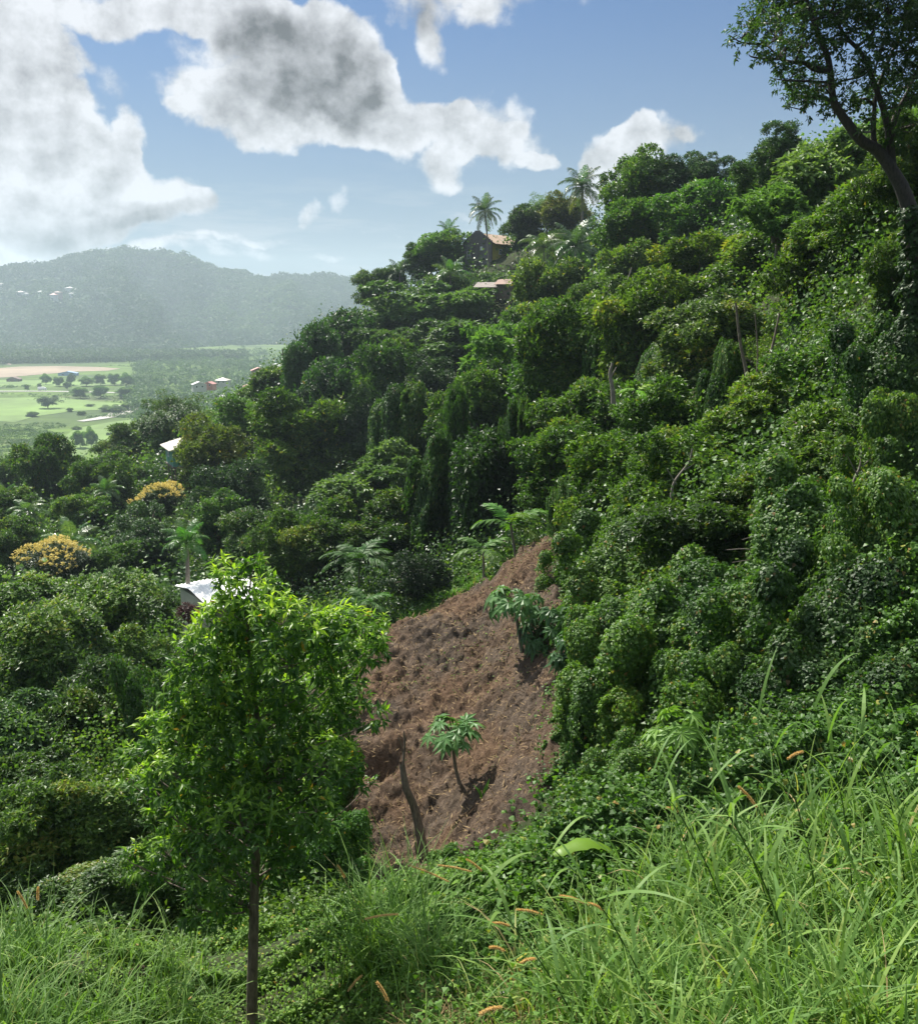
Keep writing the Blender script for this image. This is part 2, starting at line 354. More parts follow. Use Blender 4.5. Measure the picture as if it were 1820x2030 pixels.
def smooth_path(pts, n=12):
    pts = np.asarray(pts, float); m = len(pts)
    if m < 3:
        return np.array([pts[0] + (pts[-1] - pts[0]) * t for t in np.linspace(0, 1, n)])
    ext = np.vstack([2 * pts[0] - pts[1], pts, 2 * pts[-1] - pts[-2]]); out = []
    for s in np.linspace(0, m - 1 - 1e-6, n):
        i = int(s); t = s - i; p0, p1, p2, p3 = ext[i:i + 4]
        out.append(.5 * ((2 * p1) + (-p0 + p2) * t + (2 * p0 - 5 * p1 + 4 * p2 - p3) * t * t + (-p0 + 3 * p1 - 3 * p2 + p3) * t ** 3))
    return np.array(out)
def wob(pts, a, g=None):
    pts = np.array(pts, float); pts[1:-1] += (g or rng).normal(size=(len(pts) - 2, 3)) * a; return pts
BOXF = np.array([[0, 3, 2, 1], [4, 5, 6, 7], [0, 1, 5, 4], [1, 2, 6, 5], [2, 3, 7, 6], [3, 0, 4, 7]])
def box(x0, x1, y0, y1, z0, z1):
    V = np.array([[x0, y0, z0], [x1, y0, z0], [x1, y1, z0], [x0, y1, z0], [x0, y0, z1], [x1, y0, z1], [x1, y1, z1], [x0, y1, z1]], float)
    return V, [BOXF], np.zeros(6)
def build(name, parts, mat, parent=None, color=None, smooth=False):
    V, F, v = joinm(parts); return link(name, mesh(name, V, F, v, smooth), mat, parent, color)
# ------------------------------------------------------------------ the wooded slope: one row per tree or shrub
# px, py of the crown centre, half width, half height (frame pixels), metres ahead, kind, tint (darkened for gap shade in the mid-slope hollow), category, label
TREES = [
 (737,572,32,34,190,'m',(.8,.9,.9),'tree','dark round tree at the left tip of the ridge against the hazy far hill'),
 (778,552,30,24,186,'m',(.8,.95,.9),'tree','small dark tree beside the low palm at the left end of the ridge'),
 (872,498,46,32,184,'m',(1.1,1.35,1.1),'tree','bright green round tree just left of the grey hilltop house'),
 (828,520,28,26,186,'m',(.8,1,.9),'tree','dark small tree between the left ridge palm and the bright round tree'),
 (1020,476,34,24,200,'s',(.8,1,.9),'tree','thin airy tree showing sky behind the roof of the hilltop house'),
 (1048,450,40,44,172,'m',(.62,.75,.7),'tree','very dark dense round tree right of the hilltop house roof'),
 (1085,408,42,26,176,'s',(1,1.1,.95),'tree','airy pale topped tree on the skyline between the two tall coconut palms'),
 (1120,425,45,30,168,'m',(1.25,.95,.6),'tree','rusty brown tinged tree under the tallest coconut palm'),
 (1150,520,70,45,140,'m',(.7,.85,.8),'tree','dark tree mass right below the pair of bushy ridge palms'),
 (950,566,44,22,166,'m',(.75,.95,.85),'shrub','dark shrubs directly under the grey wall of the hilltop house'),
 (1028,562,38,20,164,'m',(.7,.9,.8),'shrub','dark rounded shrub below the yellow wall of the hilltop house'),
 (880,572,40,30,160,'m',(.9,1.05,.9),'shrub','green shrub behind the drooping palm below the bright ridge tree'),
 (1275,375,62,58,100,'m',(1,1.15,.95),'tree','round tree on the skyline just right of the tallest coconut palm'),
 (1345,365,75,55,96,'d',(1.3,1.4,1.2),'tree','widest flat topped tree on the skyline right of the palms'),
 (1405,350,44,44,94,'d',(1.15,1.3,1.2),'tree','dark knobbly crown forming the right end of the middle skyline clump'),
 (1390,425,80,60,84,'f',(.9,1.25,.9),'tree','smooth bright green dome tree in front of the skyline clump'),
 (1255,455,66,60,92,'m',(1,1.2,.9),'tree','green tree filling the slope below the skyline right of the palms'),
 (1545,312,66,60,62,'d',(1.25,1.35,1.2),'tree','dark pointed tree on the skyline left of the pale broad leaved tree'),
 (1500,365,50,36,66,'m',(.8,1,.9),'tree','small dark tree at the notch of the skyline left of the tall tree'),
 (1640,330,110,86,46,'c',(1.25,1.3,.9),'tree','pale broad leaved tree on the skyline under the tall forked tree'),
 (1550,425,100,62,44,'c',(1.0,1.2,.8),'tree','broad leaved tree with drooping leaves below the skyline notch'),
 (1700,460,115,84,32,'f',(1.05,1.15,.8),'tree','fine leaved olive tree left of the ivy hung trunk at the right edge'),
 (1800,330,70,80,27,'f',(.9,.95,.7),'tree','olive leaved tree behind the fork of the tall tree at the right edge'),
 (1500,560,112,74,50,'f',(1.05,1.1,.8),'tree','spreading tree right of the bright dome tree with glinting leaves'),
 (1370,560,92,64,62,'f',(1.1,1.1,.8),'tree','tree with reddish tips in the middle of the upper slope'),
 (1640,580,112,84,35,'f',(.95,1.0,.75),'tree','large glinting tree above the thin branching stems'),
 (1250,540,66,60,84,'m',(1.15,1.2,.8),'tree','lighter green tree two crowns right of the dark palm hollow'),
 (1190,610,62,50,82,'m',(1,1.1,.75),'tree','rounded tree with olive leaves below the dark palm hollow'),
 (1095,600,70,66,106,'m',(1.35,1.3,1.05),'tree','light grey green bushy tree with upright shoots below the hilltop house'),
 (1065,680,80,60,92,'m',(1,1.15,.85),'tree','green tree right below the light grey green bushy tree'),
 (825,615,108,52,152,'c',(.85,1,.85),'tree','wide umbrella crowned tree with pale leaves under the ridge palms'),
 (925,600,66,44,148,'c',(1.0,1.15,.85),'tree','pale topped tree just below the rusty sheds under the hilltop house'),
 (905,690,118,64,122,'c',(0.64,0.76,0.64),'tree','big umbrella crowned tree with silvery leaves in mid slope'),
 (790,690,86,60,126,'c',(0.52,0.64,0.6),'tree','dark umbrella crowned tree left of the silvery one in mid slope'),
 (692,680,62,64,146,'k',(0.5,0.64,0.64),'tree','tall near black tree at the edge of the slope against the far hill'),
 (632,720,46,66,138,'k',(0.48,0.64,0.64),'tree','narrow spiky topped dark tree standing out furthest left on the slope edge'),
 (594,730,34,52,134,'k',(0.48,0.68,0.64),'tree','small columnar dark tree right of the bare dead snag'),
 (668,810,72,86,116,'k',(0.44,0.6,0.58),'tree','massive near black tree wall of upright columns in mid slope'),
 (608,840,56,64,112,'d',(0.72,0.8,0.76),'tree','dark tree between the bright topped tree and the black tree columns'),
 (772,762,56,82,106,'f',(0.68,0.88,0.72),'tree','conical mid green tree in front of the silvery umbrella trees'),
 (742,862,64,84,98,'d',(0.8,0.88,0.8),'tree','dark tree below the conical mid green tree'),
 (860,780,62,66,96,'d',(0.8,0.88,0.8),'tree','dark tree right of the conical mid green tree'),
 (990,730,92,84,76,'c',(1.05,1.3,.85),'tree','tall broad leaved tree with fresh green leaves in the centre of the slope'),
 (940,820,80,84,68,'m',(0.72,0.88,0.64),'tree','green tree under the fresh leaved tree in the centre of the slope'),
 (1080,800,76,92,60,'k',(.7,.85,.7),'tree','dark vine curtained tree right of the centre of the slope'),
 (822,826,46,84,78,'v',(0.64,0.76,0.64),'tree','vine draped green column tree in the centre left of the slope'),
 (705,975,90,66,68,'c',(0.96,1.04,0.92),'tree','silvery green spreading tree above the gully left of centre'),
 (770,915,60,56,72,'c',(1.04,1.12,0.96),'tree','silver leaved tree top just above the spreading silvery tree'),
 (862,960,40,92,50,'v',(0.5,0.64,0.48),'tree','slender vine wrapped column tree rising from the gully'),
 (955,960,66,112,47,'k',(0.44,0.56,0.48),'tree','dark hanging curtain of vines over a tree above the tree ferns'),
 (770,1065,84,66,50,'f',(0.6,0.72,0.6),'tree','small leaved dark tree deep in the gully behind the plot'),
 (655,1080,76,66,55,'f',(0.6,0.76,0.6),'tree','rounded tree behind the large tree fern in the gully'),
 (580,1100,66,62,52,'f',(0.72,0.84,0.64),'tree','small leaved rounded tree just right of the top of the near tree'),
 (1150,710,92,84,56,'f',(.95,1.1,.75),'tree','glinting tree in the upper middle left of the thin pale trunk'),
 (1270,670,92,80,50,'f',(1.1,1.15,.75),'tree','glinting tree above the thin pale trunk'),
 (1400,690,104,80,39,'f',(1,1.05,.75),'tree','wide glinting tree left of the thin branching stems'),
 (1545,700,92,74,36,'s',(1,1.05,.75),'tree','open tree showing thin branching stems on the right slope'),
 (1180,850,92,80,43,'f',(.85,1.0,.75),'tree','shaded tree with the thin pale trunk on its right'),
 (1310,850,96,84,34,'f',(.95,1.15,.7),'tree','tree around the bright yellow green fern frond'),
 (1100,930,80,80,38,'f',(.8,1,.7),'tree','tree right of the dark vine curtain above the stump'),
 (1210,990,92,84,30,'f',(1,1.15,.75),'shrub','tangled shrub above the top right corner of the brown plot'),
 (1360,970,106,90,25.5,'f',(1,1.15,.72),'shrub','sunlit tangled shrub in the middle of the right hand slope'),
 (1500,870,110,80,27,'f',(.95,1.05,.75),'shrub','shrub at the foot of the thin branching stems'),
 (1660,770,110,90,25,'f',(.9,1.15,.7),'shrub','green bush left of the dark leafy hanging mass at the right edge'),
 (1770,730,72,88,20,'v',(.55,.7,.55),'tree','dark leafy hanging mass of vine near the right edge'),
 (1790,560,60,80,24,'f',(.75,.85,.65),'tree','tree wrapped round the ivy trunk at the right edge'),
 (1660,920,110,76,20,'f',(1.05,1.15,.85),'shrub','bush with pale pink flowers on the right slope'),
 (1795,900,66,84,17,'v',(1.1,1.1,.9),'shrub','pale glinting vine covered bush at the right edge'),
 (1250,1100,92,74,23,'v',(1.05,1.1,.8),'shrub','bright vine covered bush right of the top of the brown plot'),
 (1430,1060,116,90,19,'f',(.62,.72,.6),'shrub','dark bush with bare grey twigs on the right slope'),
 (1610,1060,112,92,16.5,'v',(.9,1.0,.8),'shrub','vine covered bush left of the dry orange grass head'),
 (1770,1060,90,94,14,'v',(1.1,1.15,.9),'shrub','sunlit vine covered bush at the right edge above the dark hollow'),
 (1150,1140,52,46,26,'v',(1.1,1.2,.8),'shrub','small light green vine mound touching the upper right rim of the plot'),
 (1215,1240,72,66,20.5,'v',(1.1,1.2,.85),'shrub','bright vine mound right of the upper papaya tree'),
 (1345,1250,106,90,17,'v',(1,1.1,.8),'shrub','broad vine covered mound in the middle of the right bank'),
 (1510,1240,110,100,14.5,'v',(.7,.85,.62),'shrub','dark vine covered shrub under the bush with bare grey twigs'),
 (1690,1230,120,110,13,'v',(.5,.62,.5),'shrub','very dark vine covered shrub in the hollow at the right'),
 (1255,1400,84,86,16.2,'v',(1.1,1.15,.85),'shrub','sunlit vine mound between the dark vine pillar and the shady bank'),
 (1405,1380,96,90,14,'v',(.85,.95,.75),'shrub','shaded vine mound above the seven fingered leaf plant'),
 (1570,1380,104,92,12.4,'v',(.55,.7,.52),'shrub','dark vine mound behind the tall grass culms'),
 (1750,1400,110,100,11.4,'v',(.6,.72,.55),'shrub','dark vine mound behind the grass at the right edge'),
 (1142,1430,34,80,17,'v',(.55,.75,.6),'shrub','dark vine smothered pillar shrub right of the brown plot'),
 (1190,1600,34,36,14.2,'v',(.85,1.05,.75),'shrub','vine mound at the lower right rim of the brown plot'),
 (1285,1550,72,66,12.4,'v',(.9,1,.75),'shrub','vine mound left below the seven fingered leaf plant'),
 (835,1150,66,46,39,'d',(0.48,0.6,0.52),'shrub','nearly black shrub in the gully right above the plot rim'),
 (500,1075,66,50,64,'m',(.75,.9,.75),'tree','dark tree behind the tip of the near tree'),
 (462,985,78,70,86,'d',(1,1.1,.95),'tree','very dark tree right of the upper yellow flowering mango'),
 (422,908,66,56,106,'m',(1.3,1.1,.75),'tree','olive tinged mango tree right of the green stilt house'),
 (590,885,88,74,96,'m',(0.88,1.0,0.64),'tree','tree with bright green flat top left of the black tree columns'),
 (490,845,66,56,118,'m',(1.05,1.3,.8),'tree','tree with a lime green left side above the olive mango'),
 (548,775,56,44,142,'m',(1.05,1.15,.85),'tree','leafy tree below the bare dead snag'),
 (352,808,72,48,144,'s',(.8,.85,.85),'tree','grey feathery leaved tree above the green stilt house'),
 (345,850,60,36,138,'m',(.65,.85,.7),'tree','dark green tree under the grey feathery one'),
 (262,885,46,38,150,'m',(1,1.1,.85),'tree','green tree left of the stilt house roof'),
 (228,910,46,34,146,'m',(.85,1,.85),'tree','dark tree at the slope edge near the bright field corner'),
 (92,935,56,56,120,'m',(.7,.85,.75),'tree','dark round tree on the left rising above the pasture edge'),
 (14,955,40,40,150,'m',(.9,1,.9),'tree','hazy tree at the very left edge below the pasture'),
 (200,968,54,50,112,'m',(.85,1.0,.75),'tree','green tree between the dark round tree and the upper yellow mango'),
 (262,962,44,38,122,'m',(.9,1.05,.8),'tree','leafy shrub tree below left of the stilt house'),
 (172,1020,52,42,100,'m',(1,1.15,.8),'tree','tree with lime patches above the pale drooping coconut palm'),
 (311,992,66,42,90,'y',(1,1,1),'mango tree','upper yellow flowering mango tree below the stilt house'),
 (112,1120,84,48,62,'y',(.95,.9,.9),'mango tree','lower orange yellow flowering mango tree at the left'),
 (285,1085,84,56,72,'d',(1.1,1.25,1),'tree','dark green dome tree between the two yellow flowering mangos'),
 (430,1040,60,44,76,'m',(.85,1.1,.85),'tree','small tree behind the feathery green palm'),
 (24,1080,52,46,78,'m',(.8,.95,.8),'tree','dark tree at the left edge above the lower mango'),
 (30,1010,44,36,100,'m',(1.05,1.15,1),'tree','grey green tree at the left edge beside drooping palm fronds'),
 (215,1120,56,36,64,'m',(.9,1.1,.8),'tree','leafy tree behind the small bright upright palm'),
 (58,1225,104,68,38,'f',(1.05,1.2,.8),'tree','broad tree at the left edge below the lower yellow mango'),
 (200,1225,104,58,36,'f',(1.15,1.3,.75),'tree','flat lime tinted canopy left of the white roof'),
 (290,1215,56,44,43,'f',(.75,.9,.7),'tree','dark tree touching the left corner of the white roof'),
 (120,1335,124,78,28,'f',(.9,1.05,.8),'tree','wide glinting canopy in the middle of the left side'),
 (262,1345,80,70,30,'f',(.85,1.0,.75),'tree','shaded canopy just left of the near tree top'),
 (38,1440,92,84,23,'c',(.75,.9,.8),'tree','dark large leaved tree at the left edge'),
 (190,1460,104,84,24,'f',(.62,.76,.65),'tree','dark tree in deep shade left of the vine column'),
 (306,1430,44,96,20,'v',(.55,.72,.55),'tree','dark ivy covered column close to the left side of the near tree'),
 (75,1665,120,84,15.5,'f',(1,1.1,.95),'shrub','sunlit rounded shrub at the left edge above the reeds'),
 (215,1640,104,84,16.5,'f',(.9,1.05,.85),'shrub','glinting shrub left of the near tree trunk'),
 (60,1545,80,50,20,'f',(.6,.75,.65),'shrub','dark shrub behind the sunlit rounded shrub at the left'),
 (205,1765,104,50,13.6,'f',(.8,.95,.75),'shrub','shrub above the brown earth stump in the left grass'),
 (650,1690,62,72,15.5,'v',(.75,1,.7),'shrub','vine covered bush between the near tree trunk and the plot'),
 (335,1745,72,70,13.6,'f',(.7,.85,.62),'shrub','dim bush low at the left of the near tree trunk'),
 (415,1560,90,90,17,'v',(.55,.7,.5),'shrub','dark thicket seen through the near tree'),
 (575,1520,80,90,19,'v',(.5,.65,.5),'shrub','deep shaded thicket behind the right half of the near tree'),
 (480,1330,100,80,33,'f',(.6,.75,.6),'tree','dark tree hidden behind the upper half of the near tree'),
 (600,1290,90,60,36,'f',(.7,.85,.65),'tree','dark tree filling the gap behind the near tree right shoulder'),
 (1036,870,26,100,47,'v',(.55,.68,.5),'tree','narrow vine tower left of the dark vine curtained tree in the centre'),
 (1128,1010,24,66,33,'v',(.75,.9,.6),'tree','narrow vine tower above the top right corner of the plot'),
 (1430,800,32,84,31,'v',(.6,.72,.52),'tree','narrow vine tower left of the foot of the thin branching stems'),
 (1610,650,30,84,34,'v',(.62,.74,.55),'tree','narrow vine tower right of the thin branching stems'),
 (1290,745,28,76,45,'v',(.55,.7,.5),'tree','narrow vine tower above the bright yellow green fern fronds'),
 (1180,740,26,70,52,'k',(.6,.75,.6),'tree','dark narrow draped tree left of the thin pale trunk'),
 (905,860,26,80,60,'k',(.6,.75,.6),'tree','dark narrow draped tree right of the green vine column'),
 (895,1712,32,30,14.6,'v',(1.05,1.2,.8),'shrub','small bright vine bush beside the foot of the dead pole'),
]
# ------------------------------------------------------------------ terrain height field
ctrl = [(0, 0, -1.75), (-6, 0, -2.6), (6, 0, -1.2), (-14, 0, -4.5), (14, 0, .5), (0, -12, -1), (-25, -12, -6), (25, -12, 4), (0, -60, 4), (-60, -60, -4), (60, -60, 14), (-60, 0, -14), (60, 0, 12), (-100, 60, -40), (-160, 0, -40)]
def G(px, py, Y, dz=0):
    p = P(px, py, Y); ctrl.append((p[0], p[1], p[2] + dz))
for a in [(0,2030,8),(260,2060,8.5),(500,2100,9.0),(700,2060,7.9),(910,2030,6.6),(1200,2030,5.6),(1500,2030,4.9),(1820,2030,4.3),(2100,2000,4.2),
          (0,1900,10),(250,1890,10.6),(450,1915,11),(650,1860,10.2),(850,1830,9.6),(1050,1790,9.6),(1250,1740,9.2),(1500,1680,8.8),(1820,1640,8.2),(2200,1600,8),(-400,1900,9)]: G(*a)
for a in [(150,1900,13.6),(350,1890,13.8),(560,1850,14),(700,1790,15.5)]: G(*a)
for a in [(720,1715,19),(800,1720,18.4),(900,1712,17),(1010,1690,16),(700,1560,21),(840,1560,20.6),(1000,1540,19),(1060,1500,18.2),(735,1400,23.6),(900,1350,24),(1030,1350,22.4),(1095,1300,22.2),
          (780,1270,26.5),(900,1230,26.8),(1000,1180,27.4),(1080,1180,25.6),(1075,1088,29),(1000,1130,30),(700,1300,27)]: G(*a)
for a in [(940,1160,34,-1.5),(860,1200,33,-2),(700,1200,38,-1)]: G(*a)
G(415,1185,55,-2.8); G(335,925,120,-1.5); G(970,520,180,0); G(985,572,160,-.5)
tree_w = []
for t in TREES:
    px, py, rx, ry, Y = t[:5]; c = P(px, py, Y); m = mpp(px, py, Y)
    low = 1.05 if t[5] == 'v' else 1.15
    clear = 0 if (t[8 - 1] == 'shrub') else min(2.5, .03 * Y)
    c[1] += ry * m * .3
    ctrl.append((c[0], c[1], c[2] - ry * m * low - clear)); tree_w.append(len(ctrl) - 1)
# hidden side of the ridge and the valley floor
for x, y, z in [(40,230,-8),(90,160,8),(130,90,25),(90,60,26),(60,30,16),(30,290,-45),(70,330,-55),(-20,300,-45),(140,260,-10),(220,200,0),(250,60,30),(0,400,-80),(80,440,-92),(200,420,-85),(340,380,-80),
                (-45,260,-52),(-60,320,-72),(-85,220,-58),(-110,180,-62),(-90,130,-44),(-60,90,-30),(-45,60,-24),(-140,240,-82),(-150,140,-74),(-190,200,-90),(-100,300,-90),(-60,400,-93),(-220,100,-90)]:
    ctrl.append((x, y, z))
for y in (480, 700, 1100, 1700):
    for x in (-1100, -600, -250, 0, 300, 800): ctrl.append((x, y, -97))
for p in ((-300, 300, -97), (-600, 100, -97), (-300, -100, -90)): ctrl.append(p)
CT = np.array(ctrl, float); Cc = 2.5
def _k(a, b):
    d2 = ((a[:, None, :] - b[None]) ** 2).sum(-1); return -np.sqrt(d2 + Cc * Cc)
def _setup():
    n = len(CT); A = np.zeros((n + 3, n + 3)); K = _k(CT[:, :2], CT[:, :2]); dist = np.hypot(CT[:, 0], CT[:, 1])
    lam = np.full(n, .02); lam[tree_w] = .25 + .012 * dist[tree_w]
    A[:n, :n] = K + np.diag(lam); Pm = np.c_[np.ones(n), CT[:, :2]]; A[:n, n:] = Pm; A[n:, :n] = Pm.T
    return np.linalg.solve(A, np.r_[CT[:, 2], 0, 0, 0])
W_ = _setup()
def height(x, y):
    x = np.atleast_1d(np.asarray(x, float)); y = np.atleast_1d(np.asarray(y, float)); out = np.empty(x.size); X = x.ravel(); Yv = y.ravel()
    for s in range(0, X.size, 20000):
        q = np.c_[X[s:s + 20000], Yv[s:s + 20000]]
        out[s:s + 20000] = _k(q, CT[:, :2]) @ W_[:-3] + W_[-3] + q @ W_[-2:]
    far = np.hypot(X, Yv) > 1500
    out[far] = -97
    z = np.maximum(out, -92) ; return z.reshape(x.shape)
def H(x, y): return float(height(x, y)[0])
def hit(px, py, y0=3.0, y1=600.0):
    """first point where the picture ray meets the terrain"""
    d = ray(px, py); ys = np.geomspace(y0, y1, 1500); pts = d[None] * (ys / d[1])[:, None]
    h = height(pts[:, 0], pts[:, 1]); k = np.where(pts[:, 2] < h)[0]
    i = k[0] if len(k) else len(ys) - 1
    return pts[i]
def normal_at(x, y, e=.4):
    hx = (height(x + e, y) - height(x - e, y)) / (2 * e); hy = (height(x, y + e) - height(x, y - e)) / (2 * e)
    return unit(np.stack([-hx, -hy, np.ones_like(hx)], -1))
# smooth value noise for lumpy shapes
def vnoise(x, y, s, seed=0):
    x = np.asarray(x) / s + 1000.5 * (seed + 1); y = np.asarray(y) / s + 77.7 * (seed + 3); xi = np.floor(x).astype(np.int64); yi = np.floor(y).astype(np.int64); fx = x - xi; fy = y - yi
    fx = fx * fx * (3 - 2 * fx); fy = fy * fy * (3 - 2 * fy)
    def h(a, b):
        v = np.sin(a * 127.1 + b * 311.7 + seed * 74.7) * 43758.5453; return v - np.floor(v)
    return (h(xi, yi) * (1 - fx) + h(xi + 1, yi) * fx) * (1 - fy) + (h(xi, yi + 1) * (1 - fx) + h(xi + 1, yi + 1) * fx) * fy

PLOT = [(1092,1072),(1100,1110),(1088,1180),(1098,1260),(1108,1330),(1105,1400),(1068,1450),(1075,1520),(1050,1600),(985,1640),(945,1668),(905,1700),(860,1722),(690,1722),(700,1640),(700,1560),(705,1500),(718,1430),(728,1370),(745,1310),(775,1262),(835,1238),(905,1200),(960,1180),(1000,1140),(1035,1098)]
PW = np.array([hit(*p)[:2] for p in PLOT])
def inpoly(x, y, poly):
    c = np.zeros(np.shape(x), bool); n = len(poly)
    for i in range(n):
        x1, y1 = poly[i]; x2, y2 = poly[(i + 1) % n]
        m = (y1 > y) != (y2 > y); c ^= m & (x < (x2 - x1) * (y - y1) / (y2 - y1 + 1e-12) + x1)
    return c
PW_pre = PW
# ground sheet: polar grid, fine ahead of the camera
az = np.concatenate([np.linspace(-180, -45, 40)[:-1], np.linspace(-45, 45, 420), np.linspace(45, 180, 40)[1:-1]]) * math.pi / 180
rr = np.concatenate([[0.3], np.geomspace(1.0, 900, 420), np.geomspace(950, 9000, 30)])
AA, RR = np.meshgrid(az, rr); gx = RR * np.sin(AA); gy = RR * np.cos(AA); gz = height(gx, gy)
amp = np.clip((RR - 12) * .012, .0, .5) * (gz > -91)
gz = gz - .5 * inpoly(gx, gy, PW_pre) + amp * (vnoise(gx, gy, 1.3, 1) + .5 * vnoise(gx, gy, .5, 2) - .9)
na, nr = len(az), len(rr); ii = np.arange(nr - 1)[:, None] * na; jj = np.arange(na)[None]; kk = (jj + 1) % na
GF = np.stack([ii + jj, ii + na + jj, ii + na + kk, ii + kk], -1).reshape(-1, 4)
gV = np.stack([gx, gy, gz], -1).reshape(-1, 3)
gV = np.vstack([gV, [[0, 0, -1.75]]]); cap = np.stack([np.full(na, len(gV) - 1), np.arange(na), (np.arange(na) + 1) % na], -1)
g = link('ground', mesh('ground', gV, [GF, cap], None, True), 'ground'); tag(g, kind='structure')

# brown tilled plot, its own sheet a few centimetres above the ground
def polydist(x, y, poly):
    d = np.full(np.shape(x), 1e9); n = len(poly)
    for i in range(n):
        a = np.array(poly[i]); b = np.array(poly[(i + 1) % n]); ab = b - a
        t = np.clip(((x - a[0]) * ab[0] + (y - a[1]) * ab[1]) / (ab @ ab), 0, 1)
        d = np.minimum(d, np.hypot(x - a[0] - t * ab[0], y - a[1] - t * ab[1]))
    return d
x0, y0 = PW.min(0) - .7; x1, y1 = PW.max(0) + .7
step = .055; xs = np.arange(x0, x1, step); ys = np.arange(y0, y1, step); SX, SY = np.meshgrid(xs, ys)
SZ = height(SX, SY)
ins = inpoly(SX, SY, PW); pd = polydist(SX, SY, PW) * np.where(ins, 1, -1)
clod = (vnoise(SX, SY, .9, 3) ** 2 * .20 + vnoise(SX + .4 * SY, SY * 1.3, .33, 4) ** 3 * .20 + vnoise(SX, SY, .15, 5) ** 2 * .17 * (.4 + vnoise(SX, SY, 1.4, 8)) + rng.random(SX.shape) * .075)
rows_ = .03 * np.sin((SY * .9 - SX * .45 + vnoise(SX, SY, 2, 6) * 2) * 2 * np.pi / 1.0)
SZ = SZ + np.clip(pd + .5, 0, .35) / .35 * (.10 + clod + rows_) - .10
gul = np.abs(vnoise(SX * 1.0 + SY * .35, SY * .35, 1.1, 41) - .5) * 2; SZ -= np.clip(.16 - gul, 0, .16) * .9 * np.clip(pd, 0, 1)
# hollow with an overhanging lip, left lower part of the plot
hp = hit(760, 1530); dd = np.hypot((SX - hp[0]) * .8, (SY - hp[1]) * 1.6); SZ -= .45 * np.exp(-dd ** 2 / .18)
hp2 = hit(800, 1490); dd = np.hypot((SX - hp2[0]) * .7, (SY - hp2[1]) * 1.5); SZ += .30 * np.exp(-dd ** 2 / .3)
keep = pd > -.45; idx = -np.ones(SX.shape, int); nx, ny = len(xs), len(ys)
fi = np.arange(ny - 1)[:, None] * nx + np.arange(nx - 1)[None]
km = keep[:-1, :-1] & keep[1:, :-1] & keep[:-1, 1:] & keep[1:, 1:]
SF = np.stack([fi, fi + 1, fi + nx + 1, fi + nx], -1)[km]
u, inv = np.unique(SF, return_inverse=True); SVv = np.stack([SX, SY, SZ], -1).reshape(-1, 3)[u]
g = link('tilled_soil', mesh('tilled_soil', SVv, [inv.reshape(-1, 4)], None, True), 'soil'); tag(g, kind='structure')
def soilz(x, y):
    i = int(round((x - x0) / step)); j = int(round((y - y0) / step))
    return float(SZ[min(max(j, 0), ny - 1), min(max(i, 0), nx - 1)])

# ------------------------------------------------------------------ valley floor: sheets above the ground
def VP(px, py, z=-92.0):
    d = ray(px, py); return d * (z / d[2])
def sheet(name, pix, mat, dz, kind='structure'):
    pts = [VP(a, b) for a, b in pix]; V = np.array([[p[0], p[1], -92 + dz] for p in pts])
    o = link(name, mesh(name, V, [np.arange(len(V))[None]], None), mat); tag(o, kind=kind); return o
def strip(name, line, w, mat, dz):
    pts = np.array([VP(a, b)[:2] for a, b in line]); pts = smooth_path(np.c_[pts, np.zeros(len(pts))], 40)[:, :2]; t = unit(np.gradient(pts, axis=0)); nrm = np.c_[-t[:, 1], t[:, 0]]
    ww = np.interp(np.linspace(0, 1, 40), np.linspace(0, 1, len(w)), w)[:, None] / 2
    V = np.r_[np.c_[pts + nrm * ww, np.full(40, -92 + dz)], np.c_[pts - nrm * ww, np.full(40, -92 + dz)]]; i = np.arange(39)
    o = link(name, mesh(name, V, [np.stack([i, i + 1, i + 41, i + 40], -1)], None), mat); tag(o, kind='structure')
sheet('bare_field', [(-60,735),(-60,752),(20,748),(90,742),(150,737),(215,735),(240,731),(200,728),(120,726),(40,727)], 'bare', .30)
sheet('pasture_field', [(-60,768),(-60,754),(120,754),(200,752),(262,750),(262,760),(180,766),(60,767)], 'pasture', .25)
sheet('pasture_field', [(-60,830),(-60,790),(120,788),(190,796),(240,800),(262,806),(230,812),(150,815),(70,826),(30,838)], 'pasture', .25)
sheet('pasture_field', [(120,905),(110,880),(150,850),(215,838),(262,832),(300,840),(262,860),(190,885),(165,905)], 'pasture', .25)
strip('road', [(-60,776),(60,776),(150,777),(230,779),(280,781)], [7, 7], 'road', .45)
strip('river', [(160,836),(200,830),(235,822),(255,812),(262,806),(300,804)], [8, 13, 20, 30, 40], 'water', .5)
sheet('far_track', [(-60,707),(0,716),(24,722),(22,724),(0,719),(-60,711)], 'bare', .35)

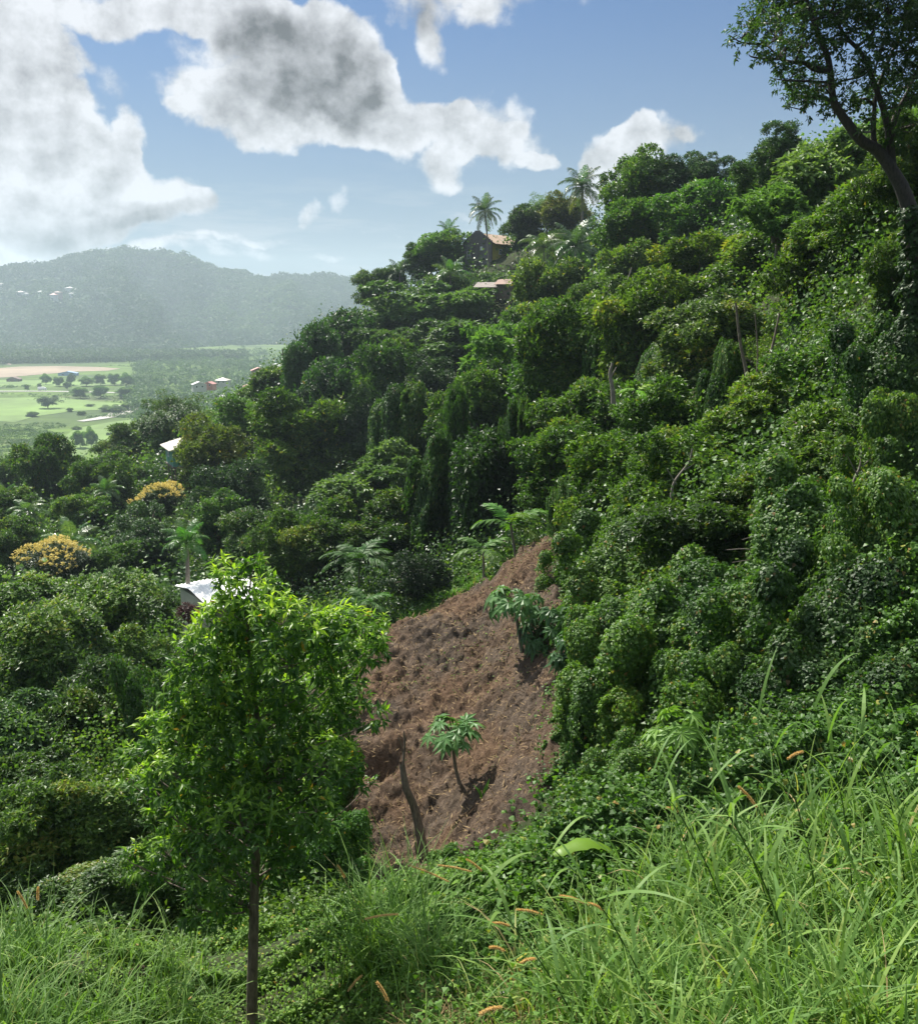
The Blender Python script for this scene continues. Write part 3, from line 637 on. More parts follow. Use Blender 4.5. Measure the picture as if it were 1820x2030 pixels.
# ------------------------------------------------------------------ far wooded hill
prof = [(-500,585),(-250,560),(0,534),(54,522),(121,519),(137,511),(187,501),(246,493),(292,500),(333,499),(387,509),(429,528),(471,536),(525,551),(562,545),(650,544),(687,553),(717,565),(800,590),(900,605),(1100,600),(1500,596),(2300,590)]
pxs = np.linspace(-500, 2300, 500); top = np.interp(pxs, [p[0] for p in prof], [p[1] for p in prof])
HR = 3000.0; HB = 2050.0; nt_r = 120
hv = []; tt = np.linspace(0, 1, nt_r)
azs = np.array([azel(p, 560)[0] for p in pxs]); ztop = np.array([P(p, t, HR * math.cos(azel(p, t)[0]))[2] for p, t in zip(pxs, top)])
def hill_point(a, t):
    """a azimuth, t 0 foot .. 1 ridge .. 1.3 behind"""
    zt = np.interp(a, azs, ztop); r = HB + (HR - HB) * t + 90 * np.sin(a * 23) * (1 - t)
    s = np.where(t < 1, .28 * t + .72 * t ** 1.7, 1 - (t - 1) * 2.0)
    s = s + .13 * np.sin(np.clip(t, 0, 1) * np.pi) * np.sin(a * 34 + 2.6 * t) + .10 * np.sin(np.clip(t, 0, 1) * np.pi) * np.sin(a * 78 + 5 * t) + .05 * np.sin(np.clip(t, 0, 1) * np.pi) * np.sin(a * 190 - 4 * t)
    return r * np.sin(a), r * np.cos(a), -93 + (zt + 93) * s
Ah, Th = np.meshgrid(azs, np.linspace(0, 1.35, nt_r)); hx, hy, hz_ = hill_point(Ah, Th)
hz_ = hz_ + (vnoise(hx, hy, 60, 9) * 14 + vnoise(hx, hy, 22, 10) * 7 - 10) * np.clip(Th * 5, 0, 1) * (Th < 1.2) * .8
i = np.arange(nt_r - 1)[:, None] * 500; j = np.arange(499)[None]
HF = np.stack([i + j, i + j + 1, i + 501 + j, i + 500 + j], -1).reshape(-1, 4)
g = link('far_hill', mesh('far_hill', np.stack([hx, hy, hz_], -1).reshape(-1, 3), [HF], None, True), 'hill'); tag(g, kind='structure')

# woods that read as one mass
def dome_cloud(cx, cy_, cz, Rr, Hh, nq, q, vr=None):
    """leafy lumps: nq faces of size q on a dome at each centre"""
    n = len(cx); c = np.repeat(np.stack([cx, cy_, cz], -1), nq, 0); Rq = np.repeat(Rr, nq); Hq = np.repeat(Hh, nq)
    d = rsph(n * nq); d[:, 2] = np.abs(d[:, 2]) * 1.1 - .15; d = unit(d)
    pos = c + d * np.stack([Rq, Rq, Hq], -1) * rng.uniform(.75, 1.08, (n * nq, 1))
    v = np.clip(np.repeat(rng.random(n) if vr is None else vr, nq) * .7 + rng.random(n * nq) * .3, 0, 1)
    nor = unit(d + rsph(n * nq) * .55); tip = rsph(n * nq); qq = np.repeat(np.broadcast_to(q, (n,)), nq) * rng.uniform(.7, 1.3, n * nq)
    return leaves(pos - unit(tip) * (qq / 2)[:, None], tip, nor, qq, qq * .95, v, 'rh')
def stuff(name, parts, mat, label, cat, color=None):
    V, F, v = joinm(parts); o = link(name, mesh(name, V, F, v), mat, None, color); tag(o, label, cat, kind='stuff'); return o
nH = 12000; a_ = rng.uniform(azs[np.searchsorted(pxs, -150)], azs[np.searchsorted(pxs, 800)], nH); t_ = rng.random(nH) ** .8 * 1.02
x_, y_, z_ = hill_point(a_, t_); z_ = z_ + (vnoise(x_, y_, 60, 9) * 14 + vnoise(x_, y_, 22, 10) * 7 - 10) * np.clip(t_ * 5, 0, 1) * .8
dens = vnoise(x_, y_, 120, 12); k = (dens > .02) | (t_ > .93); x_, y_, z_ = x_[k], y_[k], z_[k]
Rr = rng.uniform(5, 15, len(x_)); stuff('far_hill_woods', [dome_cloud(x_, y_, z_ - 1, Rr, Rr * .8, 26, Rr * .42, np.clip(1.5 * vnoise(x_, y_, 260, 61) + .5 * dens[k] - .6, 0, 1))], 'far', 'hazy blue green woodland covering the distant hill', 'woodland', (.72, .84, .58))
# belt of mangrove, mixed wood at the slope foot, hedges and scrub in the fields
def vp_many(px, py): return np.array([VP(a, b) for a, b in zip(px, py)])
def scatter(polys, n):
    out = []
    for poly, m in zip(polys, n):
        W = np.array([VP(a, b)[:2] for a, b in poly]); lo, hi = W.min(0), W.max(0); pts = rng.uniform(lo, hi, (m * 6, 2)); pts = pts[inpoly(pts[:, 0], pts[:, 1], W)][:m]; out.append(pts)
    return np.concatenate(out)
belt = scatter([[(-80,722),(40,722),(262,718),(262,702),(160,703),(30,706),(-80,705)], [(255,716),(480,714),(490,706),(380,705),(262,704)], [(-80,700),(60,700),(60,690),(-80,690)]], [1500, 800, 250])
Rr = rng.uniform(5, 9, len(belt)); w1 = dome_cloud(belt[:, 0], belt[:, 1], np.full(len(belt), -90.0), Rr, Rr * 1.35, 30, Rr * .38)
stuff('mangrove_belt', [w1], 'far', 'dark belt of swamp trees across the middle of the valley', 'woodland', (.75, .85, .8))
mix = scatter([[(262,770),(620,770),(620,718),(420,714),(262,722)], [(268,880),(600,880),(600,770),(250,770)], [(380,712),(600,712),(600,695),(300,697)]], [1700, 1500, 260])
Rr = rng.uniform(2.2, 4.5, len(mix)) * (.6 + rng.random(len(mix)) ** 3 * 1.6); Zg = height(mix[:, 0], mix[:, 1])
w1 = dome_cloud(mix[:, 0], mix[:, 1], Zg + 1, Rr, Rr * 1.1, 34, Rr * .36); stuff('valley_woodland', [w1], 'far', 'mixed woodland on the valley floor beyond the slope', 'woodland', (1.1, 1.2, 1.05))
sc_ = scatter([[(-80,905),(110,905),(150,850),(262,828),(262,815),(100,838),(-80,848)], [(-80,950),(200,950),(160,905),(-80,905)], [(-80,770),(262,770),(262,766),(-80,766)], [(-80,790),(262,800),(262,784),(-80,780)], [(-80,725),(262,722),(262,727),(-80,728)]], [900, 420, 200, 160, 90])
k = vnoise(sc_[:, 0], sc_[:, 1], 40, 15) > .48; sc_ = sc_[k]
Rr = rng.uniform(1.0, 3.4, len(sc_)) * (.6 + .7 * vnoise(sc_[:, 0], sc_[:, 1], 90, 16)); w1 = dome_cloud(sc_[:, 0], sc_[:, 1], np.full(len(sc_), -92.0), Rr, Rr * .7, 40, Rr * .3)
stuff('field_scrub', [w1], 'far', 'low grey green scrub dotted over the valley pasture', 'scrub', (1.3, 1.35, 1.3))
# tall rough swamp growth: low mottled cover over the fields at the lower left
sg = scatter([[(-80,905),(100,905),(130,860),(60,850),(-80,850)]], [1500]); k = vnoise(sg[:, 0], sg[:, 1], 30, 17) > .35; sg = sg[k]
Rr = rng.uniform(1.2, 2.4, len(sg)); stuff('marsh_growth', [dome_cloud(sg[:, 0], sg[:, 1], np.full(len(sg), -92.0), Rr, Rr * .4, 14, Rr * .4)], 'far', 'rough marshy growth mottling the lower left pasture', 'marsh plants', (1.5, 1.5, 1.3))

# ------------------------------------------------------------------ crown prototypes (unit crowns, shared by every tree of a kind)
def crown(seed, ntw, per, ll, lw, nl=26, shape='rh', lobe=(.28, .48), droop=.25, up=.7, spread=.05, inner=.12, bias=.35, fz=.62, rag=1.0):
    """limbs carry flattened sprays of foliage; some shoots stick out past them"""
    g = np.random.default_rng(seed); c = rsph(nl, g); c[:, 2] = c[:, 2] * .95 + bias * .25; rad = g.uniform(*lobe, nl)
    ax = rsph(5, g); am = g.uniform(-.28, .34, 5) * rag; bulge = 1 + (np.clip(c @ ax.T, 0, 1) ** 3 * am).sum(1)
    c = c * (1 - rad * .7)[:, None] * g.uniform(.30, 1.12, (nl, 1)) * bulge[:, None]; c[0] = [0, 0, -.1]; rad[0] = .42; c[:, 2] = np.maximum(c[:, 2], -.85)
    fl = np.stack([np.ones(nl), np.ones(nl), g.uniform(fz * .7, fz * 1.3, nl)], -1); fl[0] = 1
    w = rad ** 2; li = g.choice(nl, ntw, p=w / w.sum()); d = rsph(ntw, g); d[:, 2] += bias; d = unit(d)
    ex = g.uniform(.70, 1.20, (ntw, 1)); sh = g.random((ntw, 1)) < .05 * rag; ex = np.where(sh, g.uniform(1.2, 1.65, (ntw, 1)), ex)
    off0 = d * rad[li][:, None] * fl[li] * ex; off0[:, 2] -= .22 * rad[li] * (np.hypot(off0[:, 0], off0[:, 1]) / rad[li]) ** 2; pos = c[li] + off0
    dist = (np.abs(pos[:, None] - c[None]) ** 2 / (rad[None, :, None] * fl[None]) ** 2).sum(-1) ** .5; keep = (dist.min(1) > .66) | (g.random(ntw) < inner)
    pos, d, li = pos[keep], d[keep], li[keep]; n = len(pos); lobev = g.normal(0, .15, nl)[li]
    pp = np.repeat(pos, per, 0); dd = np.repeat(d, per, 0); m = len(pp); off = rsph(m, g) * spread * g.random((m, 1)) ** .5
    tip = unit(dd * .6 + rsph(m, g) * .9 + np.array([0, 0, -droop])); nor = unit(np.array([0, 0, up]) + dd * .45 + rsph(m, g) * .55)
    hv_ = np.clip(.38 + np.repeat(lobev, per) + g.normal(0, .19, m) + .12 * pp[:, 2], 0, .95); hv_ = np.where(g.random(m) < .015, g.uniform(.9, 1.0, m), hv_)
    s = g.uniform(.55, 1.3, m)
    return leaves(pp + off, tip, nor, ll * s, lw * s, hv_, shape, .12), (c, rad)
def limbs(c, rad, g, n=9, r0=.05):
    parts = []
    for i in g.permutation(len(c))[:n]:
        e = c[i]; p = smooth_path(wob([[0, 0, -.75], [e[0] * .25, e[1] * .25, -.35 + .2 * e[2]], [e[0] * .65, e[1] * .65, e[2] * .55], e + rad[i] * .5 * unit(e + .01)], .05, g), 9)
        parts.append(tube(p, np.linspace(r0, .008, 9), 5))
    return parts
PROTO = {}
def add_proto(kind, arr, mat, lob, tw=None):
    V, F, v = arr; me = mesh('crown_' + kind, V, F, v); me.materials.append(MAT[mat])
    g = np.random.default_rng(len(PROTO) + 50); bV, bF, bv = joinm(limbs(lob[0], lob[1], g)); bm = mesh('branches_' + kind, bV, bF, bv, True); bm.materials.append(MAT['bark'])
    PROTO.setdefault(kind, []).append((me, bm))
for s in range(6):
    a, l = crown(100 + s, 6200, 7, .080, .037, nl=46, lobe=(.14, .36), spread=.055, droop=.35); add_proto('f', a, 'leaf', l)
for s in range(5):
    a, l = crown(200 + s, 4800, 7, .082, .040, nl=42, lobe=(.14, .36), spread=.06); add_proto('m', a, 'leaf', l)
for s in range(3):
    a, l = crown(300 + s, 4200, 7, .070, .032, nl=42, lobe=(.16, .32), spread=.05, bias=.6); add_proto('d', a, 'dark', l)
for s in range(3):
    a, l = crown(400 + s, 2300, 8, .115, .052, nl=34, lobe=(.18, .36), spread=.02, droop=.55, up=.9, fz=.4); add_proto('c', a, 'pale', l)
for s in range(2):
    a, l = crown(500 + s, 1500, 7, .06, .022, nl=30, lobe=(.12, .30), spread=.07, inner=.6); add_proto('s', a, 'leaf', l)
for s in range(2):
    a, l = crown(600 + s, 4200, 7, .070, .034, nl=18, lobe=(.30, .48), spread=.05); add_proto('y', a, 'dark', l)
def column(seed, mat='dark'):
    g = np.random.default_rng(seed); nl = 46; c = np.zeros((nl, 3)); th = g.uniform(0, 6.28, nl); rr_ = g.uniform(.1, .78, nl); c[:, 0] = np.cos(th) * rr_; c[:, 1] = np.sin(th) * rr_
    tall = .95 - .9 * rr_ ** 1.6 * g.uniform(.3, 1, nl); c[:, 2] = tall - .2; rad = g.uniform(.12, .26, nl)
    n = 6500; li = g.integers(0, nl, n); d = rsph(n, g); d[:, 2] += .3; d = unit(d); drop = g.random(n) ** 1.3 * 1.35
    pos = c[li] + d * rad[li][:, None] * np.stack([1 + drop * .25, 1 + drop * .25, np.ones(n)], -1); pos[:, 2] -= drop; pos[:, 2] = np.maximum(pos[:, 2], -1)
    k = np.hypot(pos[:, 0], pos[:, 1]) > .15; pos, d = pos[k], d[k]; li = li[k]; per = 4; pp = np.repeat(pos, per, 0); dd = np.repeat(d, per, 0); m = len(pp)
    tip = unit(dd * .5 + rsph(m, g) * .8 + np.array([0, 0, -.4])); nor = unit(dd + np.array([0, 0, .5]) + rsph(m, g) * .5)
    vv = np.clip(.4 + np.repeat(g.normal(0, .15, nl)[li], per) + g.normal(0, .15, m), 0, 1); s = g.uniform(.6, 1.2, m)
    return leaves(pp + rsph(m, g) * .06, tip, nor, .105 * s, .058 * s, vv), (c, rad)
for s in range(3):
    a, l = column(700 + s); add_proto('k', a, 'vine', l)
def vinemound(seed):
    g = np.random.default_rng(seed); nl = 26; c = rsph(nl, g) * g.uniform(.3, 1.15, (nl, 1)); c[:, 2] = c[:, 2] * .95; rad = g.uniform(.13, .36, nl); c[0] = [0, 0, -.2]; rad[0] = .6
    n = 44000; li = g.choice(nl, n, p=rad ** 2 / (rad ** 2).sum()); d = rsph(n, g); d[:, 2] += .15; d = unit(d)
    pos = c[li] + d * rad[li][:, None] * g.uniform(.84, 1.14, (n, 1)); pos = pos + (vnoise(pos[:, 0] * 10, pos[:, 1] * 10 + pos[:, 2] * 7, 1.5, seed % 7)[:, None] - .5) * d * .16; drip = (g.random(n) < .35) * g.random(n) * .6; pos[:, 2] -= drip
    dist = np.linalg.norm(pos[:, None] - c[None], axis=-1) / rad[None]; k = (dist.min(1) > .74); pos, d, li = pos[k], d[k], li[k]
    pp = np.repeat(pos, 2, 0) ; dd = np.repeat(d, 2, 0); m = len(pp); pp = pp + rsph(m, g) * .035
    tip = unit(rsph(m, g) * .6 + np.array([0, 0, -.8]) + dd * .2); nor = unit(dd * .8 + np.array([0, 0, .7]) + rsph(m, g) * .38)
    vv = np.clip(.42 + np.repeat(g.normal(0, .12, nl)[li], 2) + g.normal(0, .2, m), 0, .96); vv = np.where(g.random(m) < .01, 1, vv); s = g.uniform(.55, 1.2, m)
    return leaves(pp, tip, nor, .054 * s, .047 * s, vv, 'heart', .15), (c, rad)
for s in range(4):
    a, l = vinemound(800 + s); add_proto('v', a, 'vine', l)
# blossom panicles on the mango crowns
def blossoms(seed, lob):
    g = np.random.default_rng(seed); c, rad = lob; n = 900; li = g.choice(len(c), n, p=rad ** 2 / (rad ** 2).sum()); d = rsph(n, g); d[:, 2] += .8; d = unit(d)
    pos = c[li] + d * rad[li][:, None] * 1.04; dist = np.linalg.norm(pos[:, None] - c[None], axis=-1) / rad[None]; k = (dist.min(1) > .93) & (pos[:, 2] > -.15 + .25 * g.random(n)); pos, d = pos[k], d[k]
    per = 16; pp = np.repeat(pos, per, 0); dd = np.repeat(d, per, 0); m = len(pp); h = g.random((m, 1)) * .13
    pp = pp + unit(dd + [0, 0, .6]) * h + rsph(m, g) * (.05 * (1 - h / .16))
    return leaves(pp, rsph(m, g), rsph(m, g), .045, .035, g.random(m))
YB = []
for s in range(2):
    a, l = crown(600 + s, 4200, 7, .070, .034, nl=18, lobe=(.30, .48), spread=.05); V, F, v = blossoms(60 + s, l); me = mesh('blossoms', V, F, v); me.materials.append(MAT['flower']); YB.append(me)
# shared trunks, one metre tall
TR = []
for s in range(3):
    g = np.random.default_rng(20 + s); p = smooth_path(wob([[0, 0, 0], [.02, 0, .3], [0, .02, .65], [0, 0, 1.0]], .04, g), 10); V, F, v = tube(p, np.linspace(.055, .03, 10), 8); me = mesh('trunk', V, F, v, True); me.materials.append(MAT['bark']); TR.append(me)
GROUPS = {'f': 'glossy leaved trees and shrubs of the wooded slope', 'm': 'round crowned trees of the wooded slope', 'd': 'dark trees of the wooded slope', 'c': 'large leaved trees of the wooded slope',
          's': 'thin crowned trees of the wooded slope', 'y': 'yellow flowering mango trees', 'k': 'vine hung column trees', 'v': 'shrubs smothered in vines'}
for n_, t in enumerate(TREES):
    px, py, rx, ry, Y, kind, tint, cat, label = t; c = P(px, py, Y); m = mpp(px, py, Y); Rx, Rz = rx * m, ry * m; Ry = (Rx + Rz) * .5
    gz_ = min(H(c[0], c[1]), c[2] - Rz * .9) - .1
    nm = {'y': 'mango_tree', 'k': 'vine_draped_tree'}.get(kind, 'leafy_tree' if cat == 'tree' else 'leafy_shrub')
    if kind == 'v': nm = 'vine_covered_' + cat
    root = empty(nm, (c[0], c[1], gz_), 0, label, cat, GROUPS[kind])
    var = PROTO[kind]; me, bm = var[n_ % len(var)]; rz = random.uniform(0, 6.28)
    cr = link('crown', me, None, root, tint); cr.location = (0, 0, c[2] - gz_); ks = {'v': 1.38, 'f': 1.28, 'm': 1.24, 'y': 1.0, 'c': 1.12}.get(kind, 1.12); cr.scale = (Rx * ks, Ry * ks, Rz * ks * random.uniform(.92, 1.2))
    # spin about the trunk while keeping the pixel extents: rotation applied before the scale through equal x/y where it matters
    tl_ = 0 if kind == 'k' else .32; cr.rotation_euler = (random.uniform(-tl_, tl_), random.uniform(-tl_, tl_), rz if abs(Rx - Ry) < .25 * Rx else random.choice([0, math.pi]))
    if kind == 'y':
        b = link('blossoms', YB[n_ % 2], None, cr, (1, 1, 1))
    hh = max(.4, c[2] - gz_ - Rz * .2); tr = link('trunk', TR[n_ % 3], None, root); w = min(3.2, .9 * Ry + .8); tr.scale = (w, w, hh)
    if Y < 110 and kind != 'v':
        br = link('branches', bm, None, root); br.location = cr.location; br.scale = cr.scale; br.rotation_euler = cr.rotation_euler

# fast height lookup near the camera
gxs = np.arange(-60, 60.1, .25); gys = np.arange(-5, 90, .25); HG = height(*np.meshgrid(gxs, gys))
def hfast(x, y):
    fx = np.clip((x + 60) / .25, 0, len(gxs) - 1.001); fy = np.clip((y + 5) / .25, 0, len(gys) - 1.001); i = fx.astype(int); j = fy.astype(int); u_ = fx - i; v_ = fy - j
    return (HG[j, i] * (1 - u_) + HG[j, i + 1] * u_) * (1 - v_) + (HG[j + 1, i] * (1 - u_) + HG[j + 1, i + 1] * u_) * v_
def hits(px, py, y0=2.5, y1=80, n=220, hf=None):
    hf = hf or hfast
    """many picture rays against the near terrain"""
    d = FW[None] + np.array([[1., 0, 0]]) * ((px - 910) / FPX)[:, None] + UP[None] * ((1015 - py) / FPX)[:, None]
    d = d / d[:, 1:2]; Yh = np.full(len(px), y1); done = np.zeros(len(px), bool); pf = np.full(len(px), 1e3); py_ = y0
    for y in np.geomspace(y0, y1, n):
        p = d * y; f = p[:, 2] - hf(p[:, 0], p[:, 1]); b = (f < 0) & ~done; t = np.clip(pf[b] / (pf[b] - f[b]), 0, 1); Yh[b] = py_ + (y - py_) * t; done |= b; pf = f; py_ = y
    p = d * Yh[:, None]; p = p[done]; p[:, 2] = hf(p[:, 0], p[:, 1]); return p, done
def sample_img(poly, n, hf=None):
    a = np.array(poly, float); lo, hi = a.min(0), a.max(0); q = rng.uniform(lo, hi, (int(n * (hi - lo).prod() / max(1, abs(np.dot(a[:, 0], np.roll(a[:, 1], 1)) - np.dot(a[:, 1], np.roll(a[:, 0], 1))) / 2) * 1.05), 2))
    q = q[inpoly(q[:, 0], q[:, 1], poly)]
    p, done = hits(q[:, 0], q[:, 1], hf=hf); return p, q[done]

# ------------------------------------------------------------------ undergrowth between the trees
n = 13000; a_ = rng.uniform(R(-33), R(42), n); r_ = np.exp(rng.uniform(math.log(13), math.log(270), n)); x_ = r_ * np.sin(a_); y_ = r_ * np.cos(a_); z_ = height(x_, y_)
k = (~inpoly(x_, y_, PW) | (polydist(x_, y_, PW) < .1)) & (z_ > -86) & ~((r_ < 40) & (polydist(x_, y_, PW) < .5) & inpoly(x_, y_, PW)); x_, y_, z_, r_ = x_[k], y_[k], z_[k], r_[k]
for hx_, hy_, hr_ in [(P(960, 512, 180)[0], 174, 8.5), (P(1005, 520, 175)[0], 174, 7.0), (P(338, 900, 110)[0], 109, 6.5), (P(420, 1190, 44)[0], 44, 4.0), (P(420, 1175, 48)[0], 48, 4.0)]:
    k = np.hypot(x_ - hx_, y_ - hy_) > hr_; x_, y_, z_, r_ = x_[k], y_[k], z_[k], r_[k]
nearplot = np.clip((polydist(x_, y_, PW) - .2) / 2.0, .18, 1); Rr = (.45 + .016 * r_) * rng.uniform(.6, 1.5, len(x_)) * nearplot
azp = np.arctan2(PW[:, 0], PW[:, 1]); aw = np.arctan2(x_, y_); front = (aw > azp.min() - .03) & (aw < azp.max() + .04) & (polydist(x_, y_, PW) < 5) & (r_ < 21); Rr = np.where(front, Rr * .35, Rr)
for part, lo, hi in (('a', 0, 45), ('b', 45, 400)):
    q = (r_ >= lo) & (r_ < hi); ls = np.maximum(.09, .0036 * r_[q])
    nq = 46; V, F, v = dome_cloud(x_[q], y_[q], z_[q] - Rr[q] * .2, Rr[q], Rr[q] * 1.15, nq, ls)
    o = link('undergrowth', mesh('undergrowth', V, F, v), 'leaf', None, (.85, .95, .7))
    tag(o, 'tangled undergrowth on the near slopes around the plot' if part == 'a' else 'tangled undergrowth between the trees of the far slope', 'undergrowth', kind='stuff')

for nm_, mt_, sd_, thr, tint_, up_, lf in (('creeper_canopy', 'vine', 71, .50, (.85, .95, .75), .95, .0036), ('broadleaf_growth', 'pale', 72, .58, (.8, .95, .75), .7, .0054), ('dark_shade_growth', 'dark', 73, .52, (1.1, 1.2, 1.0), .8, .0036)):
    azd = np.degrees(np.arctan2(x_, y_)); hollow = (azd > -11) & (azd < 1.5) & (r_ > 36) & (r_ < 150); k = (r_ > 22) & (~hollow | (mt_ == 'dark')) & (vnoise(x_, y_, 16, sd_) > np.where(hollow, .1, thr)) & (rng.random(len(x_)) < .55); Rk = Rr[k] * rng.uniform(.7, 1.25, k.sum()); xs2 = x_[k] + rng.normal(0, 1, k.sum()) * Rk * .5; ys2 = y_[k] + rng.normal(0, 1, k.sum()) * Rk * .5  # deep shade of the mid-slope hollow put in as dark leaves
    lift = rng.random(k.sum()) ** 2 * (1.2 + .012 * r_[k]) * up_ * nearplot[k]
    V, F, v = dome_cloud(xs2, ys2, height(xs2, ys2) + lift, Rk, Rk * rng.uniform(.8, 1.7, k.sum()), 64, np.clip(lf * r_[k], .09, .42)); o = link(nm_, mesh(nm_, V, F, v), mt_, None, tint_)
    tag(o, {'vine': 'climbing creepers mixed through the slope vegetation', 'pale': 'large leaved growth in patches of the slope vegetation', 'dark': 'dark small leaved growth in patches and standing in for shade in the slope hollow'}[mt_], 'undergrowth', kind='stuff')

# ------------------------------------------------------------------ creeping vines over the right bank and round the plot
LX = np.arange(-15, 24, .08); LY = np.arange(2.5, 40, .08); LGX, LGY = np.meshgrid(LX, LY); LH0 = hfast(LGX, LGY); LPD = polydist(LGX, LGY, PW); LIN = inpoly(LGX, LGY, PW)
def cover(name, poly, n, size, lump, mat, color, label, cat, drop=0.0, shape='heart', lumpscale=1.3, avoid=True, upn=.8, jit=.05):
    lm = vnoise(LGX, LGY, lumpscale, 21) ** 1.4 + .5 * vnoise(LGX, LGY, lumpscale * .4, 22) ** 1.5 + .25 * vnoise(LGX, LGY, lumpscale * .15, 24)
    lfr = (LGX / LGY > np.tan(azp.min() - .03)) & (LGX / LGY < np.tan(azp.max() + .05)) & (np.hypot(LGX, LGY) < 20) & (LPD < 6)
    edge = np.where(lfr, np.clip(LPD / 9, .05, 1), np.clip(LPD / 2.4, .06, 1)) if avoid else 1.0
    LHG = LH0 + lm * lump * edge * np.clip((LGY - 3) / 9, .12, 1) + (LIN * .16 if avoid else 0)
    def hl_(x, y):
        fx = np.clip((x + 15) / .08, 0, len(LX) - 1.001); fy = np.clip((y - 2.5) / .08, 0, len(LY) - 1.001); i = fx.astype(int); j = fy.astype(int); u_ = fx - i; v_ = fy - j
        return (LHG[j, i] * (1 - u_) + LHG[j, i + 1] * u_) * (1 - v_) + (LHG[j + 1, i] * (1 - u_) + LHG[j + 1, i + 1] * u_) * v_
    p, q = sample_img(poly, n, hl_)
    ex = rng.choice(len(p), len(p) // 6); p2 = p[ex] + rng.normal(0, .5, (len(ex), 3)); p2[:, 2] = hl_(p2[:, 0], p2[:, 1]); p = np.vstack([p, p2])   # the hidden flanks too
    if avoid:
        k = ~(inpoly(p[:, 0], p[:, 1], PW) & (polydist(p[:, 0], p[:, 1], PW) > 1.15 * np.maximum(0, vnoise(p[:, 0], p[:, 1], .8, 44) - .35) + .25 * rng.random(len(p)) ** 3)); p = p[k]
    m = len(p); e = .12; nx_ = -(hl_(p[:, 0] + e, p[:, 1]) - hl_(p[:, 0] - e, p[:, 1])) / (2 * e); ny_ = -(hl_(p[:, 0], p[:, 1] + e) - hl_(p[:, 0], p[:, 1] - e)) / (2 * e); nor = unit(np.stack([nx_, ny_, np.ones(m)], -1))
    p = p + nor * (rng.normal(0, jit, m) * (1 + 2 * (rng.random(m) < .12)))[:, None] + rsph(m) * .02
    tip = unit(rsph(m) * .8 + np.array([0, 0, -.4])); nn = unit(nor * .5 + np.array([0, 0, upn]) + rsph(m) * .5)
    s = size * rng.uniform(.55, 1.3, m) * np.clip(p[:, 1] / 9, .45, 1); v = np.clip(.35 + .35 * (vnoise(p[:, 0], p[:, 1], 1.7, 23) - .5) + rng.normal(0, .17, m), 0, .93); v = np.where(rng.random(m) < .02, rng.uniform(.94, 1, m), v)
    V, F, v = leaves(p, tip, nn, s, s * .9, v, shape, .12); o = link(name, mesh(name, V, F, v), mat, None, color); tag(o, label, cat, kind='stuff')
cover('creeping_vines', [(1080,1060),(1240,1030),(1830,1000),(1960,1400),(1960,1560),(1500,1600),(1240,1660),(1110,1690),(1090,1640),(1100,1590),(1080,1500),(1075,1440),(1110,1400),(1112,1320),(1100,1200)], 300000, .066, 1.15, 'vine', (1.15, 1.25, .9), 'creeping vines with heart shaped leaves covering the right bank of the plot', 'vines')
cover('plot_edge_growth', [(690,1330),(760,1250),(840,1215),(930,1170),(1010,1100),(1085,1060),(1080,1030),(990,1060),(900,1130),(780,1190),(690,1260)], 26000, .07, .55, 'cover', (.95, 1.05, .85), 'bright green herbs along the upper left rim of the brown plot', 'weeds')
cover('plot_foot_growth', [(600,1600),(700,1640),(700,1725),(880,1725),(960,1665),(1080,1600),(1120,1720),(1000,1790),(600,1830)], 26000, .06, .4, 'cover', (.85, .95, .8), 'weeds and fallen stems along the foot of the brown plot', 'weeds')
for pl_, nn_, lb_ in (([(1940,900),(2600,700),(3600,1200),(3600,2300),(1940,2300)], 50000, 'creeper spreading over the slope right of the view'), ([(-1500,1500),(-60,1750),(-60,2300),(-1500,2300)], 30000, 'creeper spreading over the slope left of the view')):
    cover('side_creeper', pl_, nn_, .06, .5, 'cover', (.85, .9, .8), lb_, 'ground cover', avoid=False)
cover('ground_creeper', [(-80,1800),(300,1790),(700,1790),(880,1725),(1010,1670),(1240,1630),(1500,1570),(1950,1530),(1950,2090),(-80,2090)], 200000, .042, .42, 'cover', (1.25, 1.2, 1.1), 'low bright green creeper carpeting the foreground slope', 'ground cover', avoid=False, lumpscale=.8)
# weeds and litter on the plot itself
def plot_litter(n, size, lw, mat, color, label, cat, name, dens=.0, sc=1.0):
    x = rng.uniform(x0, x1, n); y = rng.uniform(y0, y1, n); k = inpoly(x, y, PW); x, y = x[k], y[k]; f = vnoise(x, y, sc, 31); k = f > dens; x, y = x[k], y[k]
    z = np.array([soilz(a, b) for a, b in zip(x, y)]); m = len(x); p = np.stack([x, y, z + .02], -1); s = size * rng.uniform(.4, 1.5, m)
    V, F, v = leaves(p, rsph(m) * [1, 1, .45], rsph(m) * .5 + [0, 0, 1], s, s * lw, rng.random(m), 'rh'); o = link(name, mesh(name, V, F, v), mat, None, color); tag(o, label, cat, kind='stuff')
plot_litter(22000, .15, .13, 'straw', (.8, .75, .7), 'dry stalk and root litter strewn over the brown plot', 'litter', 'plot_litter')
plot_litter(9000, .07, .5, 'cover', (.75, .75, .6), 'tiny green seedlings sprouting on the brown plot', 'seedlings', 'plot_seedlings', .60, 1.4)

